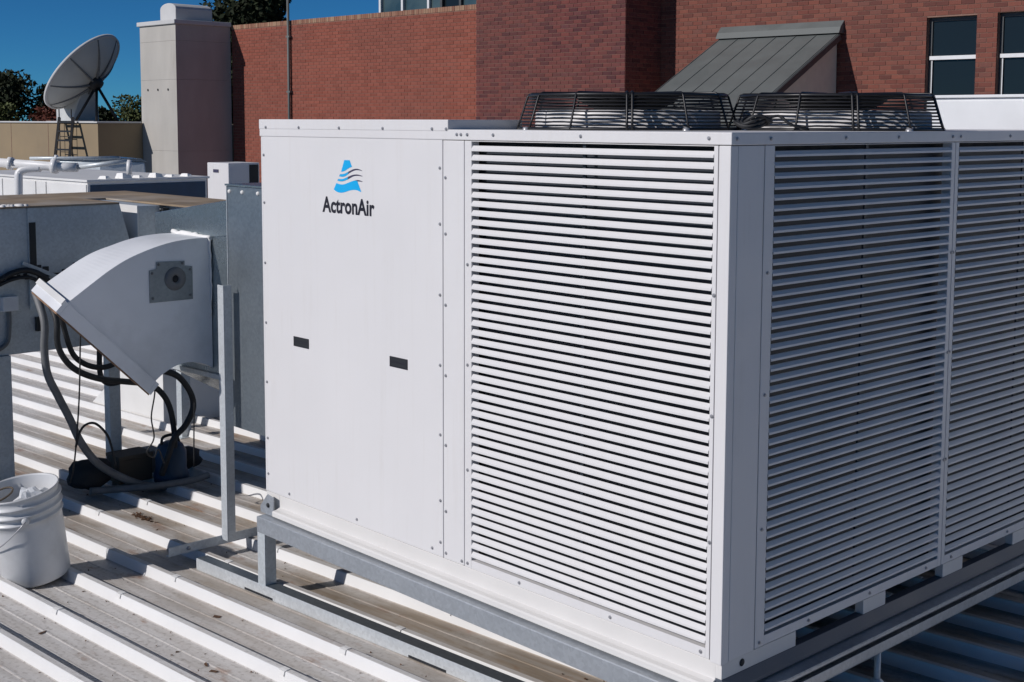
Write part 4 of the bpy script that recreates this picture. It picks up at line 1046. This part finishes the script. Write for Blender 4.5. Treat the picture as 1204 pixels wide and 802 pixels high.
# lower brick wall with soldier coping
lwv = 18.706
bw = thing('brick_wall', 'long low red brick wall with soldier-course top beside the concrete tower', 'wall', UV(-25, 18.8, -1.3))
core = MB(uv=True).box(-30.54, -19.5, lwv, lwv + .25, -1.3, 4.05).build('core', 'mortar', bw)
brickwork(core, -30.54, -19.95, lwv, -1.2, 4.05, [], 'brick_orange', lambda q_: -28.4 < q_[0] < -19.96 and 1.55 < q_[2] < 3.95, 300, 6, 300)
rnd = random.Random(3)
cmesh = MB().box(0, .078, -.012, .255, 0, .115).mesh('coping_brick'); cmesh.materials.append(MATS['brick_coping'])
for k in range(123):
    uu = -30.54 + .086 * k
    place('coping_brick', cmesh, 'brick_coping', core, Matrix.Translation(UV(uu, lwv + rnd.uniform(-.004, .004), 4.052)) @ Matrix.Rotation(A0, 4, 'Z'))
MB(uv=True).box(-20.13, -19.96, lwv - .03, lwv - .013, 3.76, 4.02).build('end_block', 'concrete_cap', bw)
dp = thing('downpipe', 'slim dark vertical pipe fixed to the low brick wall', 'pipe', UV(-27.68, 18.64, -1.2))
MB().tube([UV(-27.69, 18.63, -1.2), UV(-27.69, 18.63, 4.9)], .038, 10).build('pipe', 'awning_green', dp)
for z in (.5, 2.2, 3.7): MB(uv=True).box(-27.77, -27.61, 18.60, 18.70, z, z + .05).build('clip', 'awning_green', dp)

# glazed upper storey behind the low wall
us_ = thing('glazed_upper_storey', 'glazed upper storey with white mullions showing above the low brick wall', 'building', UV(-24, 22.5, -1.3))
MB(uv=True).box(-27.0, -20.0, 21.62, 27, -1.2, 7.0).build('wall', 'window_frame', us_)
uu = [-27.20, -26.23, -25.13, -24.6, -23.85, -22.9, -21.9, -20.9]
for k in range(len(uu) - 1):
    MB(uv=True).box(uu[k] + .04, uu[k + 1] - .04, 21.55, 21.6, 3.6, 6.6).build('pane', 'window_glass' if k in (3,) else 'window_glass_pale', us_)
for k, a in enumerate(uu):
    MB(uv=True).box(a - .04, a + .04, 21.47, 21.615, 3.4, 6.8).build('mullion', 'white_frame' if k < 3 else 'window_frame', us_)
MB(uv=True).box(-27.4, -20, 21.3, 27.2, 7.0005, 7.3).build('roof_edge', 'concrete_cap', us_)

# ------------------------------------------------------------------ trees
def tree(name, label, base, top, rad, mat, seed, nl=11000, ls=.10, flat_=1.0, group='trees behind the buildings', low=.45):
    rnd = random.Random(seed); b0 = UV(*base); hgt = top - base[2]
    t = thing(name, label, 'tree' if name != 'shrub' else 'shrub', b0, group=group)
    tk = MB(); tp = [b0 + Vector((rnd.uniform(-.1, .1) * k, rnd.uniform(-.1, .1) * k, hgt * .9 * k / 6)) for k in range(7)]
    tk.tube(tp, .22 * hgt / 9, 8, r2=.04)
    clumps = []
    for k in range(22):
        f_ = rnd.uniform(low, 1.0); a = rnd.uniform(0, 6.28)
        r_ = rad * (0.95 - .55 * abs(f_ - .6) / .5) * rnd.uniform(.25, .85)
        c = b0 + Vector((r_ * math.cos(a), r_ * math.sin(a), hgt * (f_ * .955)))
        clumps.append((c, rad * rnd.uniform(.26, .46)))
        s0 = tp[min(5, int(f_ * 4))]
        tk.tube([s0, s0.lerp(c, .5) + Vector((0, 0, .15)), c], .07, 5, r2=.02)
    tk.build('trunk', 'trunk', t)
    vs = []; fs = []
    for k in range(nl):
        c, cr = rnd.choice(clumps)
        d = Vector((rnd.gauss(0, 1), rnd.gauss(0, 1), rnd.gauss(0, 1) * flat_)).normalized() * cr * rnd.random() ** .45
        p = c + d
        if p.z > top: p.z = top - rnd.random() * .3
        n1 = Vector((rnd.gauss(0, 1), rnd.gauss(0, 1), rnd.gauss(0, 1))).normalized(); n2 = n1.orthogonal().normalized()
        s1 = ls * rnd.uniform(.6, 1.4); s2 = s1 * rnd.uniform(.35, .6)
        o_ = len(vs); vs += [p - n1 * s1, p + n2 * s2, p + n1 * s1, p - n2 * s2]; fs.append((o_, o_ + 1, o_ + 2, o_ + 3))
    MB().add(vs, fs).build('crown', mat, t, recalc=False)
    return t
tree('tree', 'dark round-topped tree at the far left edge', (-52.3, 21.6, -6.5), 3.5, 2.2, 'leaf_dark', 1)
tree('tree', 'dark lower tree between the left edge tree and the dish', (-50.4, 23.4, -6.5), 3.0, 1.7, 'leaf_dark', 2)
tree('tree', 'dark tree almost hidden behind the satellite dish', (-49.0, 24.2, -6.5), 2.5, 1.5, 'leaf_dark', 3)
tree('tree', 'sunlit olive green tree between dish and concrete tower', (-47.2, 25.2, -6.5), 2.45, 1.9, 'leaf_mid', 4, ls=.085)
tree('tree', 'big dark conifer rising behind the low brick wall', (-45.2, 29.3, -6.5), 9.6, 3.3, 'leaf_dark', 5, nl=30000, low=.5, ls=.13)
tree('shrub', 'dark reddish hedge behind the tan building under the dish', (-47.8, 21.8, -6.5), 1.95, 2.0, 'leaf_red', 6, nl=7000, group='shrubs behind the tan building')
tree('shrub', 'low green hedge behind the tan building at the left edge', (-50.5, 20.2, -6.5), 2.1, 2.2, 'leaf_mid', 7, nl=8000, group='shrubs behind the tan building')
